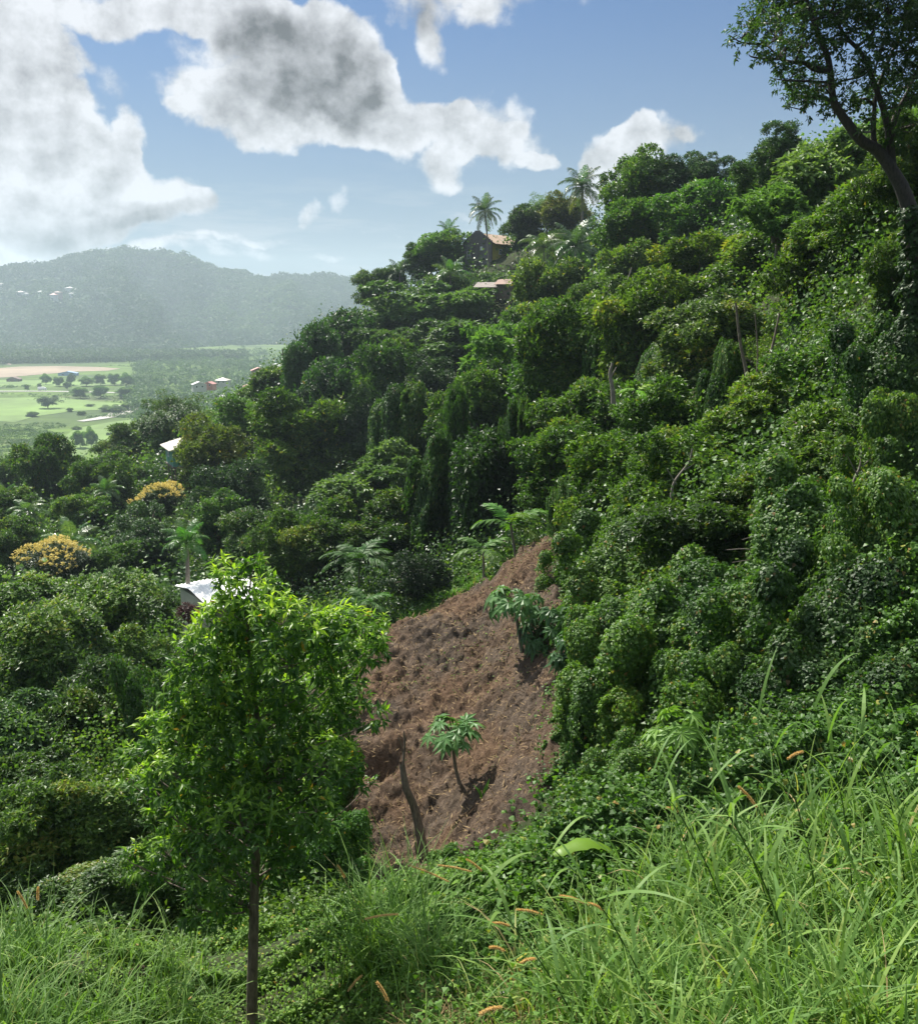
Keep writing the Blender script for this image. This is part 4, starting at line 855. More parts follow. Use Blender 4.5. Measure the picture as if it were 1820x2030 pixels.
x = rng.uniform(x0, x1, 900); y = rng.uniform(y0, y1, 900); k = inpoly(x, y, PW) & (vnoise(x, y, 1.2, 51) > .45); x, y = x[k], y[k]; prts = []
for a, b in zip(x, y):
    z = soilz(a, b); th = rng.uniform(0, 6.28); L = rng.uniform(.15, .6); c_ = np.array([a, b, z + .02]); dv = np.array([math.cos(th), math.sin(th), .25 * rng.normal()]); prts.append(tube(smooth_path([c_ - dv * L / 2, c_ + [0, 0, .05 * L] + rng.normal(0, .04, 3), c_ + dv * L / 2], 6), rng.uniform(.006, .014), 4))
stuff('cut_stems', prts, 'straw', 'cut dead stems and roots lying on the brown plot', 'debris', (.6, .52, .45))

# ------------------------------------------------------------------ grass
def blades(base, L, w0, th0, kap, phi, var, nseg=6, prof=(.55, .9, 1, .92, .72, .42, .03)):
    n = len(base); s = np.arange(nseg + 1) / nseg; pr = np.interp(s, np.linspace(0, 1, len(prof)), prof)
    th = th0[:, None] + kap[:, None] * s[None] ** 1.5; st = np.stack([np.sin(th) * np.cos(phi)[:, None], np.sin(th) * np.sin(phi)[:, None], np.cos(th)], -1) * (L / nseg)[:, None, None]
    P_ = base[:, None] + np.concatenate([np.zeros((n, 1, 3)), np.cumsum(st[:, :-1], 1)], 1)
    tw = rng.uniform(-.5, .5, n); sd = np.stack([-np.sin(phi + tw), np.cos(phi + tw), rng.uniform(-.35, .35, n)], -1)
    wv = (w0[:, None] * pr[None])[..., None] * .5 * sd[:, None]
    V = np.stack([P_ - wv, P_ + wv], 2).reshape(-1, 3); i = np.arange(n)[:, None] * (nseg + 1) * 2 + np.arange(nseg)[None] * 2
    F = np.stack([i, i + 1, i + 3, i + 2], -1).reshape(-1, 4); return V, [F], np.repeat(var, nseg)
def tufts(poly, ncl, per, Lr, wr, lean=.25, kap=(.9, 2.2), spread=.12, vmu=.5, wind=(0, 0)):
    p, q = sample_img(poly, ncl); n = len(p) * per; b = np.repeat(p, per, 0); b[:, :2] += rng.normal(0, spread, (n, 2)); b[:, 2] = hfast(b[:, 0], b[:, 1]) - .02
    cl = np.repeat(rng.uniform(.65, 1.25, len(p)), per); L = rng.uniform(*Lr, n) * cl; phi = rng.uniform(0, 6.283, n) + wind[0]; th0 = np.abs(rng.normal(0, lean, n)) + .04
    nf_ = np.clip(np.linalg.norm(b, axis=1) / 8, .5, 1)
    return blades(b, L * nf_, rng.uniform(*wr, n) * nf_, th0, rng.uniform(*kap, n), phi, np.clip(np.repeat(rng.normal(vmu, .14, len(p)), per) + rng.normal(0, .13, n), 0, 1))
FIELD = [(1040,1860),(1100,1790),(1250,1740),(1500,1660),(1900,1600),(1950,2120),(980,2120)]
g1 = tufts(FIELD, 170, 15, (.4, 1.0), (.012, .025), spread=.10, vmu=.55)
g2 = tufts([(1150,1800),(1400,1720),(1900,1640),(1950,2120),(1100,2120)], 80, 11, (.7, 1.2), (.018, .032), lean=.18, kap=(.6, 1.9), spread=.10, vmu=.55)
g3 = tufts([(840,1900),(1100,1800),(1900,1700),(1950,2150),(820,2150)], 230, 12, (.25, .7), (.008, .015), spread=.14, vmu=.6)
g4 = tufts([(1240,1620),(1500,1560),(1700,1560),(1900,1580),(1900,1700),(1300,1740)], 34, 12, (.6, 1.2), (.014, .024), lean=.2, kap=(.5, 1.7), vmu=.5)
stuff('tall_grass', [g1, g2, g3, g4], 'grass', 'tall arching blue green grass filling the lower right foreground', 'grass', (1.12, 1.08, 1.05))
l1 = tufts([(-80,1830),(300,1830),(420,1850),(430,2100),(-80,2100)], 110, 15, (.55, 1.3), (.011, .021), vmu=.5)
l2 = tufts([(200,1880),(820,1880),(860,2100),(200,2100)], 110, 10, (.15, .45), (.005, .011), vmu=.55)
l3 = tufts([(180,1820),(420,1820),(420,1850),(180,1850)], 40, 16, (.6, 1.2), (.008, .015), vmu=.45)
stuff('left_grass', [l1, l2, l3], 'grass', 'reedy grass of the lower left foreground below the shrubs', 'grass')
stuff('dry_grass', [tufts([(800,1960),(1150,1940),(1250,2100),(780,2100)], 200, 16, (.12, .45), (.003, .008), lean=.7, kap=(.5, 2.5), vmu=.5), tufts([(700,1860),(860,1850),(900,1960),(720,1960)], 40, 14, (.1, .3), (.003, .007), lean=.8, vmu=.3)],
      'straw', 'dead straw coloured grass at the bottom centre', 'dry grass', (.85, .8, .7))
stuff('rim_grass', [tufts([(800,1235),(900,1190),(960,1160),(940,1140),(880,1170),(790,1215)], 110, 12, (.35, .9), (.02, .035), vmu=.55), tufts([(1000,1120),(960,1140),(990,1080),(1030,1080)], 20, 10, (.3, .7), (.02, .03))], 'grass', 'short bright grass along the upper rim of the plot', 'grass', (.8, 1.0, .6))

cover('broadleaf_weeds', [(820,1800),(1100,1740),(1500,1640),(1950,1600),(1950,2090),(820,2090)], 9000, .085, .62, 'cover', (.85, .95, .85), 'broad leaved weeds and vine shoots scattered through the foreground grass', 'weeds', avoid=False, lumpscale=1.1, jit=.10)
# distinct grass clumps, each a thing of its own
def clump(px, py, h, n, w, label, per_seed=1, name='grass_clump', mat='grass', wide=.2, tint=(1, 1, 1), Y=None):
    p = hits(np.array([px], float), np.array([py], float))[0][0] if Y is None else P(px, py, Y)
    b = rng.normal(0, wide, (n, 3)) * [1, 1, 0]; L = rng.uniform(.55, 1, n) * h
    V, F, v = blades(b, L, rng.uniform(.6, 1.1, n) * w, np.abs(rng.normal(0, .28, n)) + .05, rng.uniform(.7, 2.1, n), rng.uniform(0, 6.28, n), np.clip(rng.normal(.5, .16, n), 0, 1), 8)
    o = link(name, mesh(name, V, F, v), mat, None, tint); o.location = p; tag(o, label, 'grass clump', 'distinct clumps of tall grass'); return o
clump(775, 1885, 1.75, 420, .018, 'big fountain shaped grass clump right of the near tree trunk', wide=.28)
clump(870, 1905, 1.25, 200, .016, 'grass clump just right of the fountain shaped clump', wide=.2)
clump(75, 1950, 1.35, 150, .020, 'stiff upright reed clump near the left edge', wide=.15)
clump(350, 1870, 1.0, 90, .014, 'thin wispy grass clump left of the near tree trunk', wide=.15)
# tall leaning culms with leaves up the stem
def culm(px, py, h, lean, phi, label, nl=11, w=.024, Y=None):
    p = hits(np.array([px], float), np.array([py], float))[0][0]; t = np.linspace(0, 1, 14); th = lean + .35 * t ** 2
    st = np.stack([np.sin(th) * math.cos(phi), np.sin(th) * math.sin(phi), np.cos(th)], -1) * h / 14; C_ = np.vstack([[0, 0, 0], np.cumsum(st, 0)])
    root = empty('grass_culm', p, 0, label, 'grass stem', 'tall leafy grass culms')
    build('stem', [tube(C_, np.linspace(.007, .003, len(C_)), 5)], 'grass', root, (.9, 1, .8))
    k = np.linspace(2, len(C_) - 1, nl).astype(int); b = C_[k]; n = len(b)
    V, F, v = blades(b, rng.uniform(.45, .8, n), rng.uniform(.8, 1.2, n) * w, lean + rng.uniform(.15, .5, n), rng.uniform(.6, 1.9, n), np.arange(n) * 2.6 + rng.uniform(-.4, .4, n), rng.uniform(.4, .8, n), 8)
    link('leaf_blades', mesh('leaf_blades', V, F, v), 'grass', root)
culm(1640, 1800, 1.9, .20, 2.9, 'tallest leafy grass culm, its tip crossing the dark bank right of centre')
culm(1700, 1790, 1.8, .12, 2.6, 'leafy grass culm just right of the tallest one')
culm(1560, 1800, 1.5, .30, 3.1, 'leafy culm leaning left below the seven fingered leaf plant')
culm(1740, 1780, 1.5, .10, .4, 'leafy culm with drooping tips near the right edge')
culm(1480, 1850, 1.7, .34, 3.0, 'long bright green culm leaning left in the middle of the grass')
culm(1600, 1950, 1.6, .32, 2.9, 'bright culm rising from the lower right grass')
culm(1330, 1990, 1.5, .42, 3.0, 'long culm leaning far left at the bottom of the grass')
culm(1180, 2020, 1.3, .50, 2.9, 'blue green culm leaning left at the bottom centre')
culm(1810, 1760, 1.6, .18, 3.0, 'culm cut by the right edge of the picture')
culm(1400, 1780, 1.3, .22, 2.7, 'short culm under the seven fingered leaf plant')
culm(610, 1990, 1.1, .05, 1.5, 'dark thin upright stalk right of the near tree trunk', 7, .010)
# seed spikes
def spike(px, py, ang, L, bx, by, label, Y=None, r=.012):
    """px,py: lower end of the spike; ang: direction in the picture; bx,by: where the stalk starts"""
    Yd = Y or hits(np.array([bx], float), np.array([by], float))[0][0][1]
    a = P(bx, by, Yd); b = P(px, py, Yd * .99); m = mpp(px, py, Yd); e = P(px + math.cos(ang) * L, py - math.sin(ang) * L, Yd * .985)
    root = empty('seed_head', a, 0, label, 'grass seed head', 'orange grass seed spikes')
    pa = smooth_path([a - a, (b - a) * .5 + np.array([0, 0, .05]), b - a], 8); build('stalk', [tube(pa, .0025, 4)], 'grass', root, (.9, .8, .5))
    sp = smooth_path([b - a, (b + e) / 2 - a + np.array([0, 0, .012]), e - a], 14); prof = np.sin(np.linspace(.12, .95, 14) * np.pi) ** .4 * r
    parts = [tube(sp, prof * .6, 7)]; n = 500; t = rng.random(n) * 12.99; i = t.astype(int); f = (t - i)[:, None]; c = sp[i] * (1 - f) + sp[i + 1] * f; d = rsph(n); ax = unit(sp[-1:] - sp[:1])
    parts.append(leaves(c + d * (prof[i])[:, None] * .5, d + ax * .8, rsph(n), r * 1.1, r * .3, rng.random(n))); build('spike', parts, 'seed', root)
for a in [(890,1748,2.75,85,960,1830,'longest orange seed spike arching left at the foot of the plot'),(935,1728,2.95,68,1010,1800,'second orange spike just right of the longest one'),(955,1726,2.5,38,1020,1800,'short orange spike pointing up left beside the second one'),
          (724,1822,.15,66,850,1960,'yellow seed spike bending left over the fountain shaped clump'),(684,1740,2.1,28,720,1860,'small tilted orange spike above the left of the fountain shaped clump'),(1158,1790,2.85,50,1260,1860,'red brown spike lying left in the middle of the grass'),
          (1075,1813,2.95,52,1190,1900,'pale orange spike in the bottom centre grass'),(1195,1805,2.7,32,1270,1890,'faint pair spike right of the red brown one'),(1010,1835,3.0,34,1090,1920,'small orange spike left of the pale one'),
          (1500,1600,2.3,55,1560,1740,'orange spike leaning left under the seven fingered leaf plant'),(1345,1610,2.8,26,1400,1720,'small brown spike near the dark ferny bank'),(55,1800,2.1,38,90,1920,'orange spike near the left edge above the reeds'),
          (76,1785,1.55,26,95,1910,'upright orange spike second from the left edge'),(1000,1885,2.9,30,1080,1980,'orange spike above the dry grass'),(1030,1910,.3,32,1120,2000,'pale spike tilted right above the dry grass'),
          (1560,1505,.45,34,1600,1720,'brown spike standing against the dark bank'),(770,1985,2.1,44,800,2060,'tan spike low between the near trunk and the dry grass'),(690,1965,.85,42,700,2050,'thin yellow spike low beside the near trunk'),(950,2010,.3,45,1010,2060,'tan spike lying in the dry grass at the bottom')]: spike(*a)

# ------------------------------------------------------------------ the near tree
def lobed_foliage(lobes, Y, ntw, per, ll, lw, mat, young=None, depth=.9, shape='fold', droop=.35, spread=.05, seed=1, up=.6, jit=1.0, thin=None, bulk=.62):
    g = np.random.default_rng(seed); C_, Rd = [], []
    for l in lobes:
        px, py, r = l[:3]; yo = l[3] if len(l) > 3 else g.uniform(-1, 1) * depth * jit; C_.append(P(px, py, Y + yo)); Rd.append(r * mpp(px, py, Y + yo))
    C_ = np.array(C_); Rd = np.array(Rd); li = g.choice(len(C_), ntw, p=Rd ** 2 / (Rd ** 2).sum()); d = rsph(ntw, g); d[:, 2] += .35; d = unit(d)
    rad = np.where(g.random(ntw) < bulk, g.uniform(.8, 1.12, ntw), g.uniform(.2, .85, ntw)); pos = C_[li] + d * (Rd[li] * rad)[:, None]
    pp = np.repeat(pos, per, 0); dd = np.repeat(d, per, 0); m = len(pp); ang = np.tile(np.arange(per), ntw) * 2.4 + np.repeat(g.uniform(0, 6.28, ntw), per)
    ref = unit(np.cross(dd, np.array([.2, .3, .9]))); r2 = np.cross(dd, ref); radial = ref * np.cos(ang)[:, None] + r2 * np.sin(ang)[:, None]
    along = np.tile(np.linspace(0, 1, per), ntw)[:, None]; tip = unit(radial * (1.0 - .5 * along) + dd * (.15 + .8 * along) + np.array([0, 0, -droop]) + rsph(m, g) * .35)
    nor = unit(dd * .6 + np.array([0, 0, up]) + rsph(m, g) * .35); off = dd * along * spread + rsph(m, g) * .012
    yv = np.zeros(ntw) if young is None else young(pos, d, li, rad); v = np.clip(.25 + np.repeat(yv, per) * (.5 + .5 * along[:, 0]) + g.normal(0, .12, m), 0, .93); v = np.where(g.random(m) < .006, 1.0, v)
    s = g.uniform(.6, 1.15, m); return leaves(pp + off, tip, nor, ll * s, lw * s, v, shape, .22), C_, Rd, pos
hl = [(498,1118,18,0),(520,1140,18),(440,1130,18),(455,1160,30),(535,1178,30),(486,1215,58,0),(560,1240,50),(430,1262,52),(385,1300,42),(625,1268,50),(690,1258,46),(738,1262,30),(668,1318,56),(580,1320,74),(470,1335,78,0),(392,1378,58),(690,1385,34),(725,1418,26),(620,1415,78),
      (505,1440,96,0),(402,1455,68),(325,1455,38),(300,1500,36),(350,1540,52),(445,1555,78),(560,1550,88,0),(648,1520,54),(286,1555,28),(480,1640,78),(402,1645,58),(585,1630,62),(352,1618,48),(330,1700,40),(288,1730,32),(425,1735,50),(520,1725,36),(628,1610,42),(455,1795,44),(570,1690,40),(400,1800,34),(370,1690,46),(262,1500,18),(268,1560,20),(690,1540,26),(745,1240,20),(758,1275,16),(725,1300,22),(742,1420,16),(268,1700,16),(735,1560,12)]
YT = 9.0; topz = P(500, 1120, YT)[2]; botz = P(500, 1850, YT)[2]
def young(pos, d, li, rad):  # young tips, plus sunlight from upper left put into the leaf colour
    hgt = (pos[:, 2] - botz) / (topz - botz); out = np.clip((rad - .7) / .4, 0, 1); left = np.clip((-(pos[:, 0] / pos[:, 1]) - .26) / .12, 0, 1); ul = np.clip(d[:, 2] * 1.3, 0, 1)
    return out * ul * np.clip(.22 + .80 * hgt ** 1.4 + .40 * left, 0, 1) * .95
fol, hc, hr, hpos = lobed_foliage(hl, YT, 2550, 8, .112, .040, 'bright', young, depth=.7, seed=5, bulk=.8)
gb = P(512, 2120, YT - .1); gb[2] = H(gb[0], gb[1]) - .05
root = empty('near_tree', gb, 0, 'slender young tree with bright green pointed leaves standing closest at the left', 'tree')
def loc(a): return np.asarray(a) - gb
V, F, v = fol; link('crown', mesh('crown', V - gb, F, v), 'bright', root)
tpts = [gb, P(510, 2010, YT), P(508, 1850, YT), P(513, 1700, YT), P(512, 1560, YT), P(505, 1400, YT), P(500, 1260, YT), P(498, 1140, YT)]
tp = smooth_path(wob([loc(a) for a in tpts], .035), 40); tr_ = np.interp(np.linspace(0, 1, 40), [0, .12, .35, .7, 1], [.085, .066, .052, .028, .007])
build('trunk', [tube(tp, tr_, 12)], 'bark', root, smooth=True)
bp = []; g = np.random.default_rng(9)
for c, r in zip(hc, hr):
    cl = loc(c); j = int(np.clip(np.searchsorted(tp[:, 2], cl[2] - .55 - abs(cl[0] - tp[20, 0]) * .3), 13, 37)); s = tp[j]
    p = smooth_path(wob([s, s * .6 + cl * .4 + [0, 0, -.06], cl, cl + [0, 0, r * .7]], .03, g), 10); bp.append(tube(p, np.linspace(tr_[j] * .26, .003, 10), 5))
for q in g.permutation(len(hpos))[:420]:
    k = np.argmin(((hc - hpos[q]) ** 2).sum(1)); bp.append(tube(smooth_path([loc(hc[k]), loc(hc[k] * .4 + hpos[q] * .6) + [0, 0, .02], loc(hpos[q])], 5), [.004, .0035, .003, .0025, .002], 3))
build('branches', bp, 'bark', root, smooth=True)

# ------------------------------------------------------------------ the tall forked tree at the upper right
YR = 20.0
tl = [(1470,76,28),(1498,45,34),(1535,72,44),(1545,18,38),(1592,40,54),(1585,100,40),(1640,28,54),(1652,92,40),(1545,112,26),(1700,45,56),(1760,28,54),(1800,85,50),(1742,118,38),(1700,150,30),(1605,172,36),(1566,158,26),(1640,186,30),
      (1592,205,26),(1655,215,20),(1700,205,26),(1762,190,36),(1805,195,40),(1785,262,30),(1815,150,44),(1718,245,16),(1840,30,60),(1870,130,60),(1680,-40,70),(1580,-40,50),(1790,-60,90),(1880,-60,80),(1875,230,50),(1500,110,18)]
fol, tc_, trd, tpos = lobed_foliage(tl, YR, 3000, 8, .105, .048, 'leaf', lambda p, d, l, r: np.full(len(p), .05), depth=1.3, shape='rh', spread=.10, seed=8, up=.4, bulk=.75)
gb = P(1812, 700, YR); gb[2] = H(gb[0], gb[1]) - .1
root = empty('tall_forked_tree', gb, 0, 'tall forked tree with dark open crown against the sky at the upper right', 'tree')
V, F, v = fol; link('crown', mesh('crown', V - gb, F, v), 'leaf', root, (.70, .80, .85))
def limb(pts, r0, r1, n=22, yo=0):
    p = smooth_path([P(a, b, YR + yo) - gb for a, b in pts], n); return tube(p, np.linspace(r0, r1, n), 9), p
A, pa = limb([(1773,346),(1740,299),(1708,280),(1680,245),(1664,222),(1651,196),(1642,121),(1623,70),(1605,23),(1590,-40)], .125, .03, 34)
B, pb = limb([(1768,330),(1764,290),(1759,252),(1750,215),(1730,160),(1708,107),(1672,68),(1650,20)], .09, .025, yo=.02)
C, pc = limb([(1643,140),(1614,136),(1595,125),(1577,124),(1549,117),(1520,90)], .07, .015)
D, pd_ = limb([(1735,297),(1731,270),(1732,233),(1736,190),(1760,120),(1790,60)], .06, .025, yo=.1)
E, pe = limb([(1762,280),(1775,230),(1800,180),(1830,110)], .08, .02, yo=.15)
bs = [A, B, C, D, E]; allp = np.vstack([pa, pb, pc, pd_, pe])
for c in tc_:
    cl = c - gb; j = np.argmin(((allp - cl) ** 2).sum(1) + 3 * np.maximum(0, allp[:, 2] - cl[2])); s = allp[j]; bs.append(tube(smooth_path(wob([s, (s + cl) / 2, cl, cl * 1.0 + unit(cl - s) * .4], .08), 9), np.linspace(.035, .006, 9), 5))
g = np.random.default_rng(4)
for q in g.permutation(len(tpos))[:600]:
    k = np.argmin(((tc_ - tpos[q]) ** 2).sum(1)); bs.append(tube(smooth_path([tc_[k] - gb, (tc_[k] + tpos[q]) / 2 - gb + [0, 0, .04], tpos[q] - gb], 4), [.010, .008, .006, .004], 3))
build('branches', bs, 'dark_bark', root, (1, 1, 1), smooth=True)
low = smooth_path([np.zeros(3), P(1815, 600, YR) - gb, P(1808, 450, YR) - gb, P(1790, 380, YR) - gb, P(1770, 342, YR) - gb], 20); build('trunk', [tube(low, np.linspace(.20, .125, 20), 12)], 'dark_bark', root, smooth=True)
iv = [(1815,760,34,0),(1812,700,34,0),(1816,640,32,0),(1812,580,30,0),(1812,520,27,0),(1808,470,22,0),(1802,430,18,0),(1800,800,40,0)]
ivf, _, _, _ = lobed_foliage(iv, YR - .15, 2600, 4, .09, .07, 'vine', None, shape='heart', seed=12, droop=.9, spread=.03, bulk=.8); V, F, v = ivf; link('ivy', mesh('ivy', V - gb, F, v), 'vine', root, (.5, .62, .5))

# thin branching stems in the open tree on the right slope, pale thin trunk
def stems(name, lines, Y, r, label, cat, mat='bark', tint=None):
    b = P(*lines[0][0], Y); ps = []
    for l, rr_ in zip(lines, r): ps.append(tube(smooth_path(wob([P(a, c, Y) - b for a, c in l], .03), 16), np.linspace(rr_, rr_ * .45, 16), 7))
    o = build(name, ps, mat, None, tint, True); o.location = b; tag(o, label, cat); return o
stems('slender_stems', [[(1482,800),(1476,740),(1470,680),(1458,600)], [(1484,790),(1510,740),(1530,690),(1545,620)], [(1490,800),(1525,745),(1560,690)], [(1500,740),(1502,690),(1496,620)], [(1486,795),(1498,755),(1500,720)]], 27.5, [.07, .06, .04, .03, .03], 'cluster of thin bare stems forking upward on the right slope', 'tree stems')
stems('pale_trunk', [[(1216,800),(1213,770),(1208,745),(1214,720)], [(1210,750),(1222,728)]], 32, [.09, .04], 'thin pale bare trunk in the shade of the upper slope', 'tree trunk', 'palm_trunk')
stems('dead_twigs', [[(1560,1090),(1520,1100),(1480,1085),(1440,1090)], [(1520,1100),(1490,1120),(1470,1125)], [(1540,1080),(1500,1065),(1470,1070)], [(1560,1120),(1500,1110),(1450,1115)]], 17.2, [.016, .010, .010, .010], 'bare grey twigs sticking out of the dark bush on the right slope', 'twigs', 'palm_trunk')
stems('bare_limb', [[(1330,1010),(1340,960),(1365,920),(1372,890)], [(1340,960),(1322,930)], [(1356,932),(1385,915)]], 24.2, [.045, .02, .018], 'pale bare forked limb above the middle of the right bank', 'bare limb', 'palm_trunk')
stems('bare_limb', [[(1090,900),(1085,850),(1098,805),(1092,770)], [(1092,830),(1110,800)]], 57, [.09, .05], 'dark bare limb standing right of the narrow vine tower in the centre', 'bare limb', 'palm_trunk')
stems('bare_limb', [[(1700,1010),(1690,960),(1712,915),(1705,880)], [(1698,940),(1680,905)], [(1708,925),(1735,900)]], 17, [.035, .015, .014], 'thin grey forked limb among the vines near the right edge', 'bare limb', 'palm_trunk')
stems('bare_limb', [[(1245,620),(1240,575),(1252,530)], [(1242,585),(1225,560)]], 70, [.10, .05], 'grey bare limb rising from the upper slope left of the dome tree', 'bare limb', 'palm_trunk')
stems('dead_snag', [[(585,770),(575,745),(570,725),(562,705),(561,692)], [(572,728),(566,712),(556,700)], [(575,742),(582,728)]], 165, [.32, .16, .12], 'bare dead snag above the dark trees at the slope edge', 'dead tree')
pb_ = hit(842, 1714); Yb = pb_[1]
o = stems('dead_pole', [[(843,1722),(838,1680),(830,1635),(815,1600),(803,1565),(798,1530),(797,1512)], [(803,1560),(797,1515),(800,1480),(801,1450)], [(800,1520),(796,1490),(790,1462)], [(842,1715),(826,1690),(824,1670)]], Yb, [.125, .035, .02, .05], 'crooked dead pole with thin shoots standing at the foot of the plot', 'dead tree')

# ------------------------------------------------------------------ palms and tree ferns
def frond(elev, curve, npair=44, ll=.34, lw=.020, hang=.75, seed=0, wob_=.12, tipc=1.0):
    g = np.random.default_rng(seed); n = 16; s = np.linspace(0, 1, n); th = elev - curve * s ** 1.3; st = np.stack([np.cos(th), np.zeros(n), np.sin(th)], -1) / (n - 1); st[0] = 0; C_ = np.cumsum(st, 0)
    parts = [tube(C_, np.linspace(.013, .003, n), 4)]; t = np.linspace(.14, .99, npair); t = np.concatenate([t, t]); sg = np.repeat([1, -1], npair); c = np.stack([np.interp(t, s, C_[:, i]) for i in range(3)], -1)
    tg = unit(np.stack([np.interp(t, s, np.cos(th)), np.zeros(len(t)), np.interp(t, s, np.sin(th))], -1)); side = np.zeros((len(t), 3)); side[:, 1] = sg
    L = ll * np.sin(np.clip(t * .86 + .14, 0, 1) * np.pi * .93) ** .7 * g.uniform(.85, 1.1, len(t)); d = unit(side + tg * (.45 + .5 * t[:, None]) + np.array([0, 0, -.18]) + g.normal(0, wob_, (len(t), 3)))
    d2 = unit(d * .55 + np.array([0, 0, -hang]) + tg * .2); p1 = c + d * (L * .5)[:, None]; p2 = p1 + d2 * (L * .5)[:, None]; w = unit(tg + g.normal(0, .2, (len(t), 3))) * lw
    V = np.stack([c - w * .35, c + w * .35, p1 - w * .5, p1 + w * .5, p2], 1); m = len(t); b = np.arange(m)[:, None] * 5
    vv = np.clip(.45 + g.normal(0, .14, m), 0, 1); parts.append((V.reshape(-1, 3), [b + np.array([0, 1, 3, 2])], vv)); V2 = V.reshape(-1, 3).copy(); parts.append((V2, [b + np.array([2, 3, 4])], vv)); return joinm(parts)
def frond_set(name, elevs, mat, **kw):
    out = []
    for i, (e, c) in enumerate(elevs):
        V, F, v = frond(R(e), c, seed=i + 3, **kw); me = mesh(name, V, F, v); me.materials.append(MAT[mat]); out.append(me)
    return out
COCO = frond_set('frond', [(82, .9), (65, 1.3), (48, 1.6), (30, 1.7), (12, 1.5), (-8, 1.2), (-35, .8)], 'palm')
FERN = frond_set('frond', [(50, 1.1), (30, 1.2), (15, 1.1)], 'cover', npair=26, ll=.36, lw=.055, hang=.25)
def palm(px, py, Y, Lpx, nf, label, name='coconut_palm', base=None, tint=(1, 1, 1), sets=None, levels=None, tr=.14, group='coconut palms', cat='palm', dead=0, seed=0, trunk=True, squash=1.0):
    g = np.random.default_rng(seed + int(px)); c = P(px, py, Y); L = Lpx * mpp(px, py, Y); b = P(*(base or (px + 2, py + 60)), Y); b[2] = min(H(b[0], b[1]), c[2] - .6) - .1
    root = empty(name, b, 0, label, cat, group); sets = sets or COCO; levels = levels or list(range(len(sets)))
    if trunk:
        p = smooth_path([np.zeros(3), (c - b) * [.35, .35, .45], (c - b) * [.75, .75, .8], c - b], 14); build('trunk', [tube(p, np.interp(np.linspace(0, 1, 14), [0, .1, 1], [tr * 1.5, tr, tr * .8]), 8)], 'palm_trunk', root, smooth=True)
    for i in range(nf):
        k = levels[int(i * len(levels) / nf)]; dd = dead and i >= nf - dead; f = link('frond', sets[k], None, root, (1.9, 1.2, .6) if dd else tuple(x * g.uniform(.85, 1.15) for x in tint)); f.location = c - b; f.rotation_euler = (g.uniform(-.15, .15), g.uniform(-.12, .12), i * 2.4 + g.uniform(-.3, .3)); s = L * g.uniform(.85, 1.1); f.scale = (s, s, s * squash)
palm(961, 420, 178, 40, 22, 'slender coconut palm standing free against the sky above the hilltop house', base=(970, 492), tint=(.8, .85, .9), tr=.16, dead=2)
palm(1154, 372, 150, 50, 24, 'tallest bushy coconut palm on the ridge with orange dead fronds', base=(1158, 450), tint=(.75, .85, .85), tr=.2, dead=4)
palm(890, 462, 188, 34, 16, 'coconut palm rising behind the bright round tree left of the hilltop house', base=(888, 510), tint=(.8, .95, .9))
palm(893, 545, 158, 44, 15, 'low coconut palm with upright fronds below the bright round tree', base=(893, 575), tint=(1.1, 1.2, .9), levels=[0, 1, 2, 3, 4])
palm(792, 540, 184, 32, 13, 'small coconut palm at the left end of the ridge', base=(794, 560), tint=(.8, .9, .9), levels=[0, 1, 2, 3, 4])
palm(1078, 490, 134, 56, 18, 'yellowish coconut palm right of the hilltop house', base=(1080, 540), tint=(1.25, 1.1, .8), levels=[1, 2, 3, 4, 5])
palm(1140, 492, 128, 62, 20, 'dark broad coconut palm under the tallest ridge palm', base=(1140, 550), tint=(.65, .8, .75), levels=[0, 1, 2, 3, 4, 5])
palm(142, 1082, 68, 66, 17, 'pale coconut palm with long drooping fronds above the lower yellow mango', base=(144, 1150), tint=(1.35, 1.4, 1.3), levels=[0, 1, 2, 3, 4, 5], tr=.2)
palm(371, 1078, 49, 58, 16, 'feathery green palm with a pale trunk beside the white roof', 'feathery_palm', base=(372, 1180), tint=(.95, 1.3, .8), levels=[0, 1, 2, 3, 4], tr=.13, group='feathery garden palms')
palm(222, 1165, 50, 46, 8, 'small bright upright palm below the dark mango tree', 'feathery_palm', base=(224, 1200), tint=(1.4, 1.9, .8), levels=[0, 0, 1, 2], tr=.1, group='feathery garden palms')
palm(56, 1012, 88, 48, 15, 'grey green palm with drooping fronds near the left edge', base=(58, 1050), tint=(1.2, 1.2, 1.2), levels=[1, 2, 3, 4, 5])
palm(8, 990, 100, 44, 15, 'coconut palm cut by the left edge below the pasture', base=(8, 1040), tint=(1.1, 1.15, 1.1))
palm(212, 975, 104, 40, 14, 'coconut palm behind the leafy trees left of the green stilt house', base=(212, 1010), tint=(1.0, 1.1, .9), levels=[0, 1, 2, 3, 4])
palm(545, 752, 148, 28, 12, 'small coconut palm beside the bare snag at the slope edge', base=(545, 785), tint=(.8, .9, .85), levels=[0, 1, 2, 3, 4])
palm(290, 1155, 52, 44, 8, 'low palm fronds right of the small bright upright palm', 'feathery_palm', base=(290, 1180), tint=(.9, 1.1, .8), levels=[2, 3, 4], group='feathery garden palms')
palm(1012, 1040, 31, 80, 7, 'light green tree fern above the stump at the top of the plot', 'tree_fern', base=(1025, 1085), tint=(.75, .85, .8), sets=FERN, tr=.05, group='tree ferns', cat='tree fern')
palm(958, 1090, 32, 62, 6, 'tree fern arching over the upper left rim of the plot', 'tree_fern', base=(960, 1130), tint=(.65, .8, .6), sets=FERN, tr=.045, group='tree ferns', cat='tree fern')
palm(712, 1110, 40, 78, 10, 'big dark tree fern in the gully left of the plot', 'tree_fern', base=(712, 1170), tint=(.32, .5, .4), sets=FERN, tr=.05, group='tree ferns', cat='tree fern')
